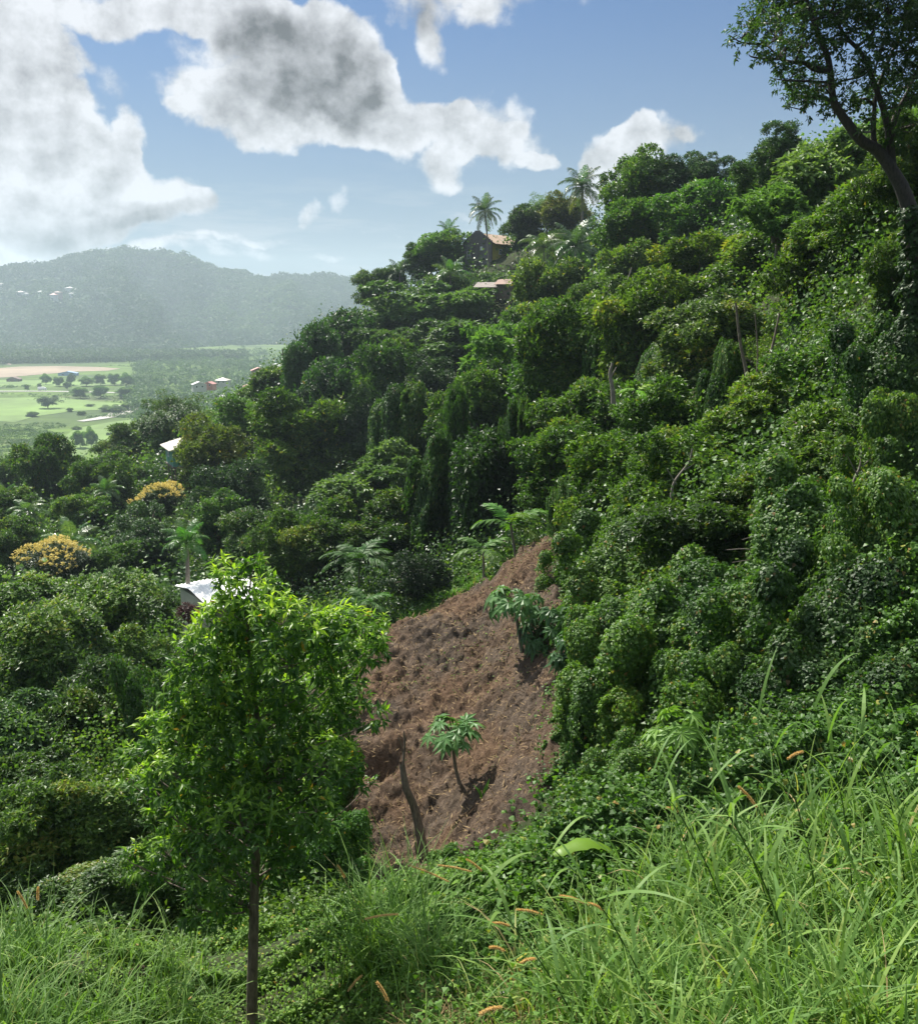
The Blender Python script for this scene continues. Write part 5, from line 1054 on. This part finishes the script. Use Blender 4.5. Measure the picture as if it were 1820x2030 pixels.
palm(722, 1195, 34, 66, 8, 'lower tree fern in the gully just behind the near tree', 'tree_fern', base=(722, 1240), tint=(.42, .6, .5), sets=FERN, tr=.045, group='tree ferns', cat='tree fern')
palm(1262, 775, 29, 42, 3, 'bright yellow green fern fronds glowing in the upper right slope', 'tree_fern', base=(1262, 800), tint=(1.5, 1.7, .6), sets=FERN, tr=.05, group='tree ferns', cat='tree fern', trunk=False)

# ------------------------------------------------------------------ papaya trees and large lobed leaf plants
def palmate(center, n_, dirv, size, nl, g, lw=.30, droop=.2):
    """one hand shaped leaf: lobes fanned round the petiole end"""
    n_ = unit(n_[None])[0]; d = unit((dirv - n_ * (dirv @ n_))[None])[0]; s = np.cross(n_, d); a = np.linspace(-2.2, 2.2, nl); tip = d[None] * np.cos(a)[:, None] + s[None] * np.sin(a)[:, None] - n_[None] * .12
    pos = np.repeat(center[None], nl, 0); L = size * (1 - .3 * np.abs(a) / 2.2)
    return leaves(pos, tip, np.repeat(n_[None], nl, 0) + g.normal(0, .1, (nl, 3)), L, L * lw, np.clip(g.normal(.5, .12, nl) , 0, .9), 'fold', droop)
def papaya(name, base, trunkpts, Y, r, crown_c, Rx, Rz, nleaf, size, label, cat, tint, seed, mat='pale', nl=7, lw=.34, flat=.35, low=-.45, dr=.2):
    g = np.random.default_rng(seed); b = P(*base, Y); root = empty(name, b, 0, label, cat)
    tp_ = smooth_path([P(a, c, Y) - b for a, c in [base] + trunkpts], 12); build('trunk', [tube(tp_, np.linspace(r, r * .6, 12), 8)], 'palm_trunk', root, smooth=True)
    c = P(*crown_c, Y) - b; m = mpp(*crown_c, Y); parts, pet = [], []
    for i in range(nleaf):
        az_ = i * 2.4 + g.uniform(-.2, .2); e = g.uniform(low, 1.1); rr_ = g.uniform(.6, 1.0); d = np.array([math.cos(az_) * math.cos(e), math.sin(az_) * math.cos(e), math.sin(e)]); q = c + d * np.array([Rx * m, Rx * m, Rz * m]) * rr_
        out = np.array([math.cos(az_), math.sin(az_), -.35 - (.8 if e < 0 else 0)]); parts.append(palmate(q, np.array([d[0] * .5, d[1] * .5, .8]) + g.normal(0, .2, 3), out, size * g.uniform(.75, 1.15), nl, g, lw, dr))
        pet.append(tube(smooth_path([tp_[-1], (tp_[-1] + q) / 2 + [0, 0, .06], q], 6), [.012, .01, .009, .008, .007, .006], 4))
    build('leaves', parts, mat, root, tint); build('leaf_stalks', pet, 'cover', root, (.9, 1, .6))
Yp = hit(928, 1566)[1]
papaya('papaya_tree', (932, 1570), [(915, 1560), (905, 1530), (899, 1490), (897, 1462)], Yp, .055, (896, 1448), 50, 30, 30, .34, 'small papaya tree with curved trunk low in the middle of the plot', 'papaya tree', (.85, 1.15, 1.0), 3)
Yp2 = hit(1036, 1302)[1]
papaya('papaya_tree', (1036, 1304), [(1030, 1260), (1024, 1225), (1022, 1205)], Yp2, .06, (1016, 1196), 56, 32, 32, .42, 'papaya tree with pale drooping leaves near the top of the plot', 'papaya tree', (.75, 1.05, .85), 4, dr=.4)
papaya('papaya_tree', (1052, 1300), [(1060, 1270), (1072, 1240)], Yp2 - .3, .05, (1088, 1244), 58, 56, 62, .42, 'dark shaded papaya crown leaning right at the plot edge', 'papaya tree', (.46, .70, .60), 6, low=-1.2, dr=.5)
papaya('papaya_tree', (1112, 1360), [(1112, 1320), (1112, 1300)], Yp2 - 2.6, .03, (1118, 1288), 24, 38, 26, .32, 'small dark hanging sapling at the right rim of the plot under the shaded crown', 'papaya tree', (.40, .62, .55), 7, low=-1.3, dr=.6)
papaya('lobed_leaf_plant', (1345, 1560), [(1345, 1520), (1340, 1460)], 10.6, .02, (1340, 1440), 44, 40, 17, .27, 'yellow green plant with big seven fingered leaves against the dark bank', 'lobed leaf plant', (1.3, 1.5, .8), 9, 'pale', 9, .36, low=-.8)
# banana like leaf arching in the foreground
def broad_leaf(px, py, Y, Lpx, label):
    c0 = P(px + Lpx * .5, py + 28, Y); pts = [c0, P(px + Lpx * .35, py + 2, Y - .05), P(px, py - 12, Y - .15), P(px - Lpx * .38, py + 2, Y - .25), P(px - Lpx * .55, py + 14, Y - .3)]
    p = smooth_path([a - c0 for a in pts], 26); t = unit(np.gradient(p, axis=0)); sd = np.cross(t, np.array([0, 0, 1.])); sd = unit(sd + np.array([0, -.1, .15])); m = mpp(px, py, Y)
    w = np.sin(np.linspace(.02, 1, 26) * np.pi * .97) ** .6 * 19 * m; w = w * (1 + .12 * np.sin(np.arange(26) * 1.9)); cut = 1 - .25 * (np.arange(26) % 7 == 3); w *= cut
    V = np.stack([p - sd * w[:, None] + [0, 0, -.02], p, p + sd * w[:, None] + [0, 0, -.045]], 1).reshape(-1, 3); i = np.arange(25) * 3
    F = np.concatenate([np.stack([i, i + 1, i + 4, i + 3], -1), np.stack([i + 1, i + 2, i + 5, i + 4], -1)]); root = empty('banana_plant', c0, 0, label, 'banana plant')
    link('leaf', mesh('leaf', V, F, np.full(len(F), .62), True), 'bright', root); st = smooth_path([P(px + Lpx * .62, py + 130, Y) - c0, P(px + Lpx * .6, py + 70, Y) - c0, np.zeros(3)], 8); build('leaf_stalk', [tube(st, .012, 6)], 'cover', root)
broad_leaf(1165, 1678, 8.9, 125, 'torn bright green banana leaf arching just below the right bank')

# tiny palm seedling on the plot
q = hit(958, 1590); root = empty('palm_seedling', q, 0, 'tiny palm seedling with one yellow leaf right of the small papaya', 'seedling')
V, F, v = blades(np.zeros((6, 3)), np.array([.5, .55, .45, .5, .4, .4]), np.full(6, .10), np.array([.1, .3, .35, .2, .5, .5]), np.array([.5, .8, .9, .3, 1.1, 1.0]), np.array([0, 1, 2.6, 3.5, 4.4, 5.4]), np.array([.5, .6, .5, .6, .97, .6])); link('leaves', mesh('leaves', V, F, v), 'grass', root, (.8, 1, .5))
build('stem', [tube([[0, 0, -.1], [0, 0, .1], [0, .01, .22]], [.03, .025, .012], 7)], 'bark', root)

# stumps and earth lump
def stump(name, px, py, w, h, label, cat, mat='stump', Y=None, rough=.12, seed=1):
    p = hit(px, py) if Y is None else P(px, py, Y); m = mpp(px, py, p[1]); g = np.random.default_rng(seed); nz, na_ = 22, 36; a = np.linspace(0, 2 * np.pi, na_, endpoint=False); V = []
    for k in range(nz):
        t = k / (nz - 1); r = w * m * (.62 - .22 * t) * (1 if t < .9 else max(.02, math.sqrt(max(0, 1 - ((t - .9) / .1) ** 2)))); rad = r * (1 + .18 * np.sin(3 * a + 1.3) + .10 * np.sin(7 * a + 4 * t) + rough * g.normal(0, .5, na_)); V.append(np.stack([rad * np.cos(a) + .1 * h * m * t * np.sin(2 * t), rad * np.sin(a), np.full(na_, t * h * m - .15) + .10 * h * m * np.sin(a * 2) * t], -1))
    V = np.concatenate(V); i = np.arange(nz - 1)[:, None] * na_; j = np.arange(na_)[None]; kk_ = (j + 1) % na_; F = np.stack([i + j, i + kk_, i + na_ + kk_, i + na_ + j], -1).reshape(-1, 4)
    o = link(name, mesh(name, V, [F, ], None, True), mat); o.location = p; tag(o, label, cat)
stump('tree_stump', 1003, 1102, 40, 36, 'brown tree stump at the top of the plot beneath the light tree fern', 'stump', seed=2)
stump('earth_mound', 268, 1958, 40, 66, 'crumbly brown earth stump in the grass at the lower left', 'earth mound', 'soil', seed=3, rough=.25)
stump('earth_mound', 730, 1905, 60, 34, 'brown earth bank behind the near tree trunk at the foot of the clump', 'earth mound', 'soil', seed=5, rough=.2)
# maroon leaved shrub by the white roof
a, l = crown(901, 900, 7, .10, .05, nl=14, lobe=(.3, .45)); V, F, v = a
c = P(374, 1216, 45); root = empty('maroon_shrub', (c[0], c[1], H(c[0], c[1])), 0, 'dark maroon leaved shrub in front of the left corner of the white roof', 'shrub'); o = link('crown', mesh('crown', V, F, v), 'maroon', root); o.location = (0, 0, c[2] - root.location[2]); o.scale = (.85, .8, .75)
build('stem', [tube([[0, 0, 0], [0, 0, max(.3, c[2] - root.location[2])]], .05, 6)], 'bark', root)
# small flowers
def flower(px, py, Y, col, label, r=.03):
    c = P(px, py, Y); g = np.random.default_rng(int(px)); a = np.linspace(0, 2 * np.pi, 9)[:-1]; t = np.stack([np.cos(a), np.sin(a) * .6, np.full(8, .5)], -1); V, F, v = leaves(np.zeros((8, 3)), t, np.tile([0, -.4, 1.], (8, 1)), r * 1.3, r * .8, g.random(8), 'rh')
    root = empty('flower', c, 0, label, 'flower'); m = plain('petal_%d' % int(px), col, .6, .1); o = link('petals', mesh('petals', V, F, v), m, root); build('stem', [tube([[0, 0, 0], [.01, 0, -.12], [0, 0, -.3]], .003, 4)], 'cover', root)
flower(1463, 1838, 6.6, (.75, .42, .01), 'single yellow flower in the right foreground grass', .028)
flower(994, 1969, 6.6, (.75, .68, .72), 'pale white flower above the dry grass at the bottom', .02)
flower(1575, 840, 22, (.62, .42, .48), 'larger pale pink flower on the right slope', .10)
flower(1620, 850, 22, (.60, .42, .46), 'smaller pale pink flower right of the larger one', .08)
flower(1640, 1890, 6.0, (.7, .6, .6), 'tiny pale flower in the grass at the lower right', .014)

# ------------------------------------------------------------------ houses
def slab(pts, th):
    """closed plate from a 4 point outline"""
    pts = np.asarray(pts, float); nrm = np.cross(pts[1] - pts[0], pts[3] - pts[0]); nrm = nrm / np.linalg.norm(nrm)
    if nrm[2] < 0: nrm = -nrm
    return np.vstack([pts - nrm * th, pts]), [BOXF], np.zeros(6)
def win(parent, x, z, w, h, face, off, frame='white', pane='glass', mull=True):
    """window on a wall plane; face 'x' = wall along local x at y=off, 'y' = wall along local y at x=off"""
    def bx(a0, a1, z0, z1, d0, d1): return box(a0, a1, off - d1, off - d0, z0, z1) if face == 'x' else box(off + d0, off + d1, a0, a1, z0, z1)
    t = .08; ps = [bx(x, x + w, z, z + t, 0, .06), bx(x, x + w, z + h - t, z + h, 0, .06), bx(x, x + t, z + t, z + h - t, 0, .06), bx(x + w - t, x + w, z + t, z + h - t, 0, .06)]
    if mull: ps += [bx(x + w / 2 - .03, x + w / 2 + .03, z + t, z + h - t, 0, .05), bx(x + t, x + w / 2 - .03, z + h / 2 - .03, z + h / 2 + .03, 0, .05), bx(x + w / 2 + .03, x + w - t, z + h / 2 - .03, z + h / 2 + .03, 0, .05)]
    f = build('window', ps, frame, parent); build('pane', [bx(x + t, x + w - t, z + t, z + h - t, .01, .02)], pane, f)
def gable(w, l, h, rise, wallm, roofm, root, ov=.35, hip=False, low=0.0, sidem=None, inset=.0):
    """ridge runs along local y"""
    t = .16
    wall = build('wall', [box(0, w, 0, t, low, h), box(0, w, l - t, l, low, h)], wallm, root)
    for a_0 in (0, w - t): build('side_wall', [box(a_0, a_0 + t, t, l - t, low, h)], sidem or wallm, root)
    if hip:
        a = min(w, l) / 2; e = np.array([[-ov, -ov, h - .08], [w + ov, -ov, h - .08], [w + ov, l + ov, h - .08], [-ov, l + ov, h - .08]]); r = np.array([[w / 2, a, h + rise], [w / 2, l - a + .01, h + rise]])
        V = np.vstack([e, r, e - [0, 0, .12]]); F4 = np.array([[1, 2, 5, 4], [3, 0, 4, 5], [0, 6, 7, 1][::-1], [1, 7, 8, 2][::-1], [2, 8, 9, 3][::-1], [3, 9, 6, 0][::-1], [6, 9, 8, 7]]); F3 = np.array([[0, 1, 4], [2, 3, 5]])
        link('roof', mesh('roof', V, [F3, F4]), roofm, root)
    else:
        tri = lambda y0, y1: (np.array([[0, y0, h], [w, y0, h], [w / 2, y0, h + rise], [0, y1, h], [w, y1, h], [w / 2, y1, h + rise]]), [np.array([[0, 1, 2], [4, 3, 5]]), np.array([[0, 2, 5, 3], [2, 1, 4, 5]])], np.zeros(4))
        build('gable', [tri(.0, t), tri(l - t, l)], wallm, root); dz = rise * ov / (w / 2)
        build('roof', [slab([[-ov, -ov, h - dz + .1], [w / 2, -ov, h + rise + .1], [w / 2, l + ov, h + rise + .1], [-ov, l + ov, h - dz + .1]], .08), slab([[w + ov, -ov, h - dz + .1], [w + ov, l + ov, h - dz + .1], [w / 2, l + ov, h + rise + .1], [w / 2, -ov, h + rise + .1]], .08)], roofm, root)
    return wall
# hilltop house: near corner at (975,516)
c = P(975, 512, 180); rz = R(-35); base = H(c[0], c[1])
root = empty('hilltop_house', c, rz, 'house on the ridge with dark stepped gable and yellow side under a pale roof', 'house')
w, l, h = 6.6, 10.0, 3.0; lowz = -3.0
# local x runs from the far left corner (-w) to the near corner (0); local y runs away to the right
build('gable_wall', [box(-w, 0, 0, .2, lowz, h)] + [box(-w + .38 * i, -.38 * i, .0, .2, h + .27 * (i), h + .27 * (i + 1)) for i in range(8)], 'slate', root)
build('plaster_panel', [box(-w + .3, -w + 2.0, -.04, -.005, lowz, h - .1), box(-2.6, -.15, -.04, -.005, lowz, h - .3)], 'slate2', root)
build('side_wall', [box(-.2, 0, .2, l, lowz, h - .1)], 'yellow', root); build('rear_wall', [box(-w, -.2, l - .2, l, lowz, h - .1), box(-w, -w + .2, .2, l - .2, lowz, h - .1)], 'slate2', root)
build('roof', [slab([[.7, .22, h - .35], [.7, l + .5, h - .35], [-w / 2, l + .5, h + 1.75], [-w / 2, .22, h + 1.75]], .10), slab([[-w - .5, .22, h - .3], [-w / 2, .22, h + 1.75], [-w / 2, l + .5, h + 1.75], [-w - .5, l + .5, h - .3]], .10)], 'tan', root)
win(root, -w + 1.0, .1, .8, 1.3, 'x', -.04); win(root, -2.6, 1.5, .5, .7, 'x', -.04, pane='white', mull=False)
win(root, 2.5, .8, 1.0, 1.0, 'y', 0.0); win(root, 6.0, .8, 1.0, 1.0, 'y', 0.0)
build('veranda', [box(.2, 1.6, 4, l, .9, 1.0), box(.3, .4, 4.1, 4.2, lowz, .9), box(1.4, 1.5, 4.1, 4.2, lowz, .9), box(1.4, 1.5, l - .3, l - .2, lowz, .9)], 'yellow', root)
# two low sheds below it
for px, py, wpx, roofm, lb in [(962, 568, 40, 'old_tin', 'low grey roofed shed half hidden under the hilltop house'), (998, 562, 28, 'rust', 'rusty pink roofed shed half hidden under the hilltop house')]:
    c = P(px, py, 150); m = mpp(px, py, 150); root = empty('garden_shed', c, R(-12), lb, 'shed', 'sheds below the hilltop house'); ww = wpx * m
    z0_ = -2.3; build('wall', [box(-ww / 2, ww / 2, 0, 3, z0_, -.1)], 'wood', root); build('roof', [slab([[-ww / 2 - .3, -.4, -.1], [ww / 2 + .3, -.4, -.1], [ww / 2 + .3, 3.4, .75], [-ww / 2 - .3, 3.4, .75]], .06)], roofm, root)
# green house on stilts: near corner at (344,900)
c = P(345, 926, 112); root = empty('stilt_house', c, R(-62), 'small green boarded house on stilts with a cream hipped roof at the slope edge', 'house')
gable(4.6, 5.5, 2.25, 1.25, 'turq', 'cream', root, hip=True, low=0, ov=.55); root.location = c + np.array([0, 0, 0]); 
# shift so that the near corner is local (w,0)
for ch in root.children: ch.location = (-4.6, 0, 0)
zb = min(H(c[0], c[1]) - c[2] - .5, -1.8); build('floor', [box(-4.7, .1, -.1, 5.6, -.22, -.01)], 'wood', root)
for sx in (-4.5, -2.3, -.15):
    for sy in (.1, 2.6, 5.2): build('stilt', [box(sx, sx + .14, sy, sy + .14, zb, -.22)], 'wood', root)
win(root, -3.2, .9, .8, .9, 'x', -.0)
# white corrugated roof
c = P(374, 1168, 47); root = empty('white_roofed_house', c, R(38), 'low building with a bright white corrugated roof behind the near tree top', 'house'); c2 = np.array(c)
xs_ = np.linspace(0, 3.4, 79); zc = .035 * np.cos(xs_ * 2 * np.pi / .25) ; L_ = 4.2; sl = .26
def corr(y0_, y1_, s0, s1, dz=0): return np.vstack([np.stack([xs_, np.full(79, y0_), zc + s0 + dz], -1), np.stack([xs_, np.full(79, y1_), zc + s1 + dz], -1)])
V = np.vstack([corr(-2.9, 0, -.38, 0), corr(-2.9, 0, -.38, 0, -.03)]); i = np.arange(78); F = np.concatenate([np.stack([i, i + 1, i + 80, i + 79], -1), np.stack([i + 158, i + 237, i + 238, i + 159], -1)]); V2 = np.vstack([corr(0, 2.3, 0, -.38), corr(0, 2.3, 0, -.38, -.03)])
build('roof', [(V, [F], np.zeros(len(F))), (V2, [F], np.zeros(len(F)))], 'white', root); zb = H(c[0], c[1]) - c[2] - 1
build('wall', [box(.3, 3.1, -2.0, -1.85, zb, -.48), box(.3, .45, -1.85, 2.0, zb, -.48), box(2.95, 3.1, -1.85, 2.0, zb, -.48), box(.45, 2.95, 1.85, 2.0, zb, -.48)], 'cream', root)
# houses among the trees at the foot of the slope and further out
def far_house(px, py, wpx, wallm, roofm, label, rz=20, hip=False, Y=None, group='houses at the foot of the slope', name='distant_house', asp=.75, lift=0):
    p = hit(px, py, 60, 1400) if Y is None else P(px, py, Y); m = mpp(px, py, p[1]); ww = wpx * m; root = empty(name, p + np.array([0, 0, lift]), R(rz), label, 'house', group)
    gable(ww, ww * asp, min(3.2, ww * .35), min(2.4, ww * .2), wallm, roofm, root, hip=hip, low=-1.5); win(root, ww * .2, .8, ww * .14, 1.1, 'x', 0, pane='glass', mull=False); win(root, ww * .62, .8, ww * .14, 1.1, 'x', 0, pane='glass', mull=False)
far_house(384, 772, 26, 'bluegrey', 'bluegrey', 'grey roofed house with grey gable left in the cluster beyond the feathery tree', 25, Y=510)
far_house(404, 768, 20, 'pinkroof', 'pinkroof', 'red pink roofed house in the middle of the cluster beyond the feathery tree', -15, Y=520)
far_house(428, 762, 24, 'bluegrey', 'cream', 'cream roofed house right in the cluster beyond the feathery tree', -10, hip=True, Y=540)
far_house(425, 797, 22, 'white', 'bluegrey', 'white walled house peeping over the lime sided tree', -8, Y=235)
far_house(483, 772, 18, 'white', 'pinkroof', 'small pink roofed house between two dark round trees at the slope foot', 10, hip=True, Y=490)
far_house(500, 744, 26, 'rust', 'pinkroof', 'pink roofed house left of the bare snag', 15, Y=420)
far_house(530, 736, 26, 'white', 'white', 'white roofed house directly behind the bare snag', -12, Y=430)
far_house(14, 757, 24, 'brown', 'brown', 'square brown building beyond the pasture at the left edge', 5, asp=.7, group='buildings on the valley floor', name='valley_building')
far_house(116, 745, 36, 'bluetarp', 'bluetarp', 'long pale blue shed beside the bare field', 3, asp=.4, group='buildings on the valley floor', name='valley_shed')
def hill_at(px, py):
    a = azel(px, py)[0]; ts = np.linspace(0, 1, 400); X, Y_, Z_ = hill_point(np.full(400, a), ts); el_ = np.arctan2(Z_ + 6, np.hypot(X, Y_)); k = np.argmin(np.abs(el_ - azel(px, py)[1])); return np.array([X[k], Y_[k], Z_[k] + 12])
for px, py, wpx, rm, lb in [(33, 587, 13, 'bluegrey', 'grey roof furthest left of the far hill cluster'), (50, 591, 6, 'dull', 'tiny white roof left in the far hill cluster'), (76, 587, 9, 'dull', 'white roof in the middle of the far hill row'), (100, 593, 11, 'pinkroof', 'lower pink red roof of the far hill cluster'),
                            (107, 588, 12, 'rust', 'upper red roof of the far hill cluster'), (130, 579, 14, 'dull', 'highest pale roof of the far hill cluster'), (146, 582, 9, 'dull', 'white roof at the right end of the far hill cluster'), (138, 590, 13, 'dull', 'pale roof below the highest one on the far hill'), (0, 571, 7, 'dull', 'lone white roof on the far hill at the left edge')]:
    p = hill_at(px, py); m = np.linalg.norm(p) / FPX; ww = wpx * m; root = empty('hillside_house', p, R(random.uniform(-20, 20)), 'house with ' + lb, 'house', 'houses on the far hill'); gable(ww, ww * .8, 4.5, 3.2, 'dull' if rm != 'rust' else 'rust', rm, root, hip=True, low=-12, ov=1.0)
# lorry on the valley road
p = VP(85, 775); root = empty('white_lorry', (p[0], p[1], -91.5), R(1), 'white box lorry driving on the valley road', 'lorry')
build('cargo_box', [box(-4.4, 2.6, -1.2, 1.2, 1.0, 3.7)], 'white', root); cb = build('cab', [box(2.7, 4.6, -1.1, 1.1, .7, 2.2), (np.array([[2.7, -1.1, 2.2], [4.4, -1.1, 2.2], [4.4, 1.1, 2.2], [2.7, 1.1, 2.2], [2.7, -1.05, 3.1], [3.9, -1.05, 3.1], [3.9, 1.05, 3.1], [2.7, 1.05, 3.1]]), [BOXF], np.zeros(6))], 'white', root)
build('windscreen', [(np.array([[4.43, -.9, 2.25], [4.43, .9, 2.25], [3.96, .9, 2.95], [3.96, -.9, 2.95]]), [np.array([[0, 1, 2, 3]])], np.zeros(1))], 'glass', cb); build('chassis', [box(-4.3, 4.3, -.9, .9, .6, .69)], 'tyre', root)
for x in (-3.2, -2.1, 3.5):
    for s in (-1, 1):
        wv = build('wheel', [tube([[x, s * .85, .5], [x, s * 1.15, .5]], .5, 16), (np.array([[x + .5 * math.cos(a), s * 1.15, .5 + .5 * math.sin(a)] for a in np.linspace(0, 6.283, 17)[:-1]]), [np.arange(16)[None]], np.zeros(1))], 'tyre', root)
        build('rim', [(np.array([[x + .25 * math.cos(a), s * 1.17, .5 + .25 * math.sin(a)] for a in np.linspace(0, 6.283, 13)[:-1]]), [np.arange(12)[None]], np.zeros(1))], 'bluegrey', wv)
# single trees of the valley: a thing each
def valley_tree(px, py, wpx, hpx, label, tint=(1, 1, 1), kind='m', name='valley_tree', cat='tree'):
    p = VP(px, py); p[2] = -92; m = mpp(px, py, p[1]); Rx, Rz = wpx * m / 2, hpx * m / 2; root = empty(name, p, 0, label, cat, 'single trees and bushes of the valley floor'); me, bm = PROTO[kind][int(px) % len(PROTO[kind])]
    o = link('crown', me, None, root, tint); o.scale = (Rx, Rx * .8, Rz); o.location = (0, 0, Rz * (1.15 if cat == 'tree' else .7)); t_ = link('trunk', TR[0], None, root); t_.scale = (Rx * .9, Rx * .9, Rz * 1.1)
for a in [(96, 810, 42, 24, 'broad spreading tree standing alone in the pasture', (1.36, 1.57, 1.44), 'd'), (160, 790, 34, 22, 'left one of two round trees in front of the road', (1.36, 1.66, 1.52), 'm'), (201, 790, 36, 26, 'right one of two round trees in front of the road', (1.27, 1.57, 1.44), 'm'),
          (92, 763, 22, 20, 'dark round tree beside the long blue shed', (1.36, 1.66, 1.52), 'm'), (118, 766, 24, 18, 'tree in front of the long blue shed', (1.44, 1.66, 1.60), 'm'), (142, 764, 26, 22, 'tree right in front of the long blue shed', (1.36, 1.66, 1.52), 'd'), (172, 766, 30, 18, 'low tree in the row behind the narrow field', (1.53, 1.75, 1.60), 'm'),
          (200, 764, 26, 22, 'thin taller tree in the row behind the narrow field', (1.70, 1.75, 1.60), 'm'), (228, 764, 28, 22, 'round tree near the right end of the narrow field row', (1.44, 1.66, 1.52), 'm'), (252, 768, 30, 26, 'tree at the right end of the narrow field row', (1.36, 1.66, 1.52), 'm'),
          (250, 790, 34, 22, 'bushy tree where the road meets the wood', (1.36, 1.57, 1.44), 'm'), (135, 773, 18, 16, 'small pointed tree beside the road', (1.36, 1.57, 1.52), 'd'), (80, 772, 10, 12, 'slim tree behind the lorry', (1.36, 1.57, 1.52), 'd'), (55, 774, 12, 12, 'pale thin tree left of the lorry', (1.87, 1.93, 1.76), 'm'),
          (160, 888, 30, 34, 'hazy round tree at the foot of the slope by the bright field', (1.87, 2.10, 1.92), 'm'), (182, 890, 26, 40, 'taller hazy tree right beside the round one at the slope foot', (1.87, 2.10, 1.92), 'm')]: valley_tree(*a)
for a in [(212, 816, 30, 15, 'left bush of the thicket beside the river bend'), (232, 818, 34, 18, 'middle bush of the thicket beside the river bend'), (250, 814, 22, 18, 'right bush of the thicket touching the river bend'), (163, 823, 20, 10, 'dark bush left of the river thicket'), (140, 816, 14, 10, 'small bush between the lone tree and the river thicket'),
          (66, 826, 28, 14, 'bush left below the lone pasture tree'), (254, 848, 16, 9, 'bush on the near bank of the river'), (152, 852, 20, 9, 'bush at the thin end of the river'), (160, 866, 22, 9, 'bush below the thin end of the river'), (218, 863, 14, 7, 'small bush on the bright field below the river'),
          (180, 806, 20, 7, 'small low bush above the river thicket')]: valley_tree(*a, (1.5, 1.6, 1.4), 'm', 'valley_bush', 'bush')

# ------------------------------------------------------------------ haze
hv = mesh('haze', box(-5200, 5200, -400, 5200, -99, 230)[0], [BOXF]); mh = bpy.data.materials.new('haze'); mh.use_nodes = True; nt = mh.node_tree; nt.nodes.clear()
pv = nt.nodes.new('ShaderNodeVolumePrincipled'); pv.inputs['Color'].default_value = (.62, .74, .86, 1); pv.inputs['Density'].default_value = .00019; pv.inputs['Anisotropy'].default_value = .2
nt.links.new(pv.outputs[0], nt.nodes.new('ShaderNodeOutputMaterial').inputs['Volume']); hv.materials.append(mh)
hz = bpy.data.objects.new('haze', hv); COL.objects.link(hz); hz['kind'] = 'stuff'; hz['label'] = 'pale blue morning haze hanging over the valley'; hz['category'] = 'haze'
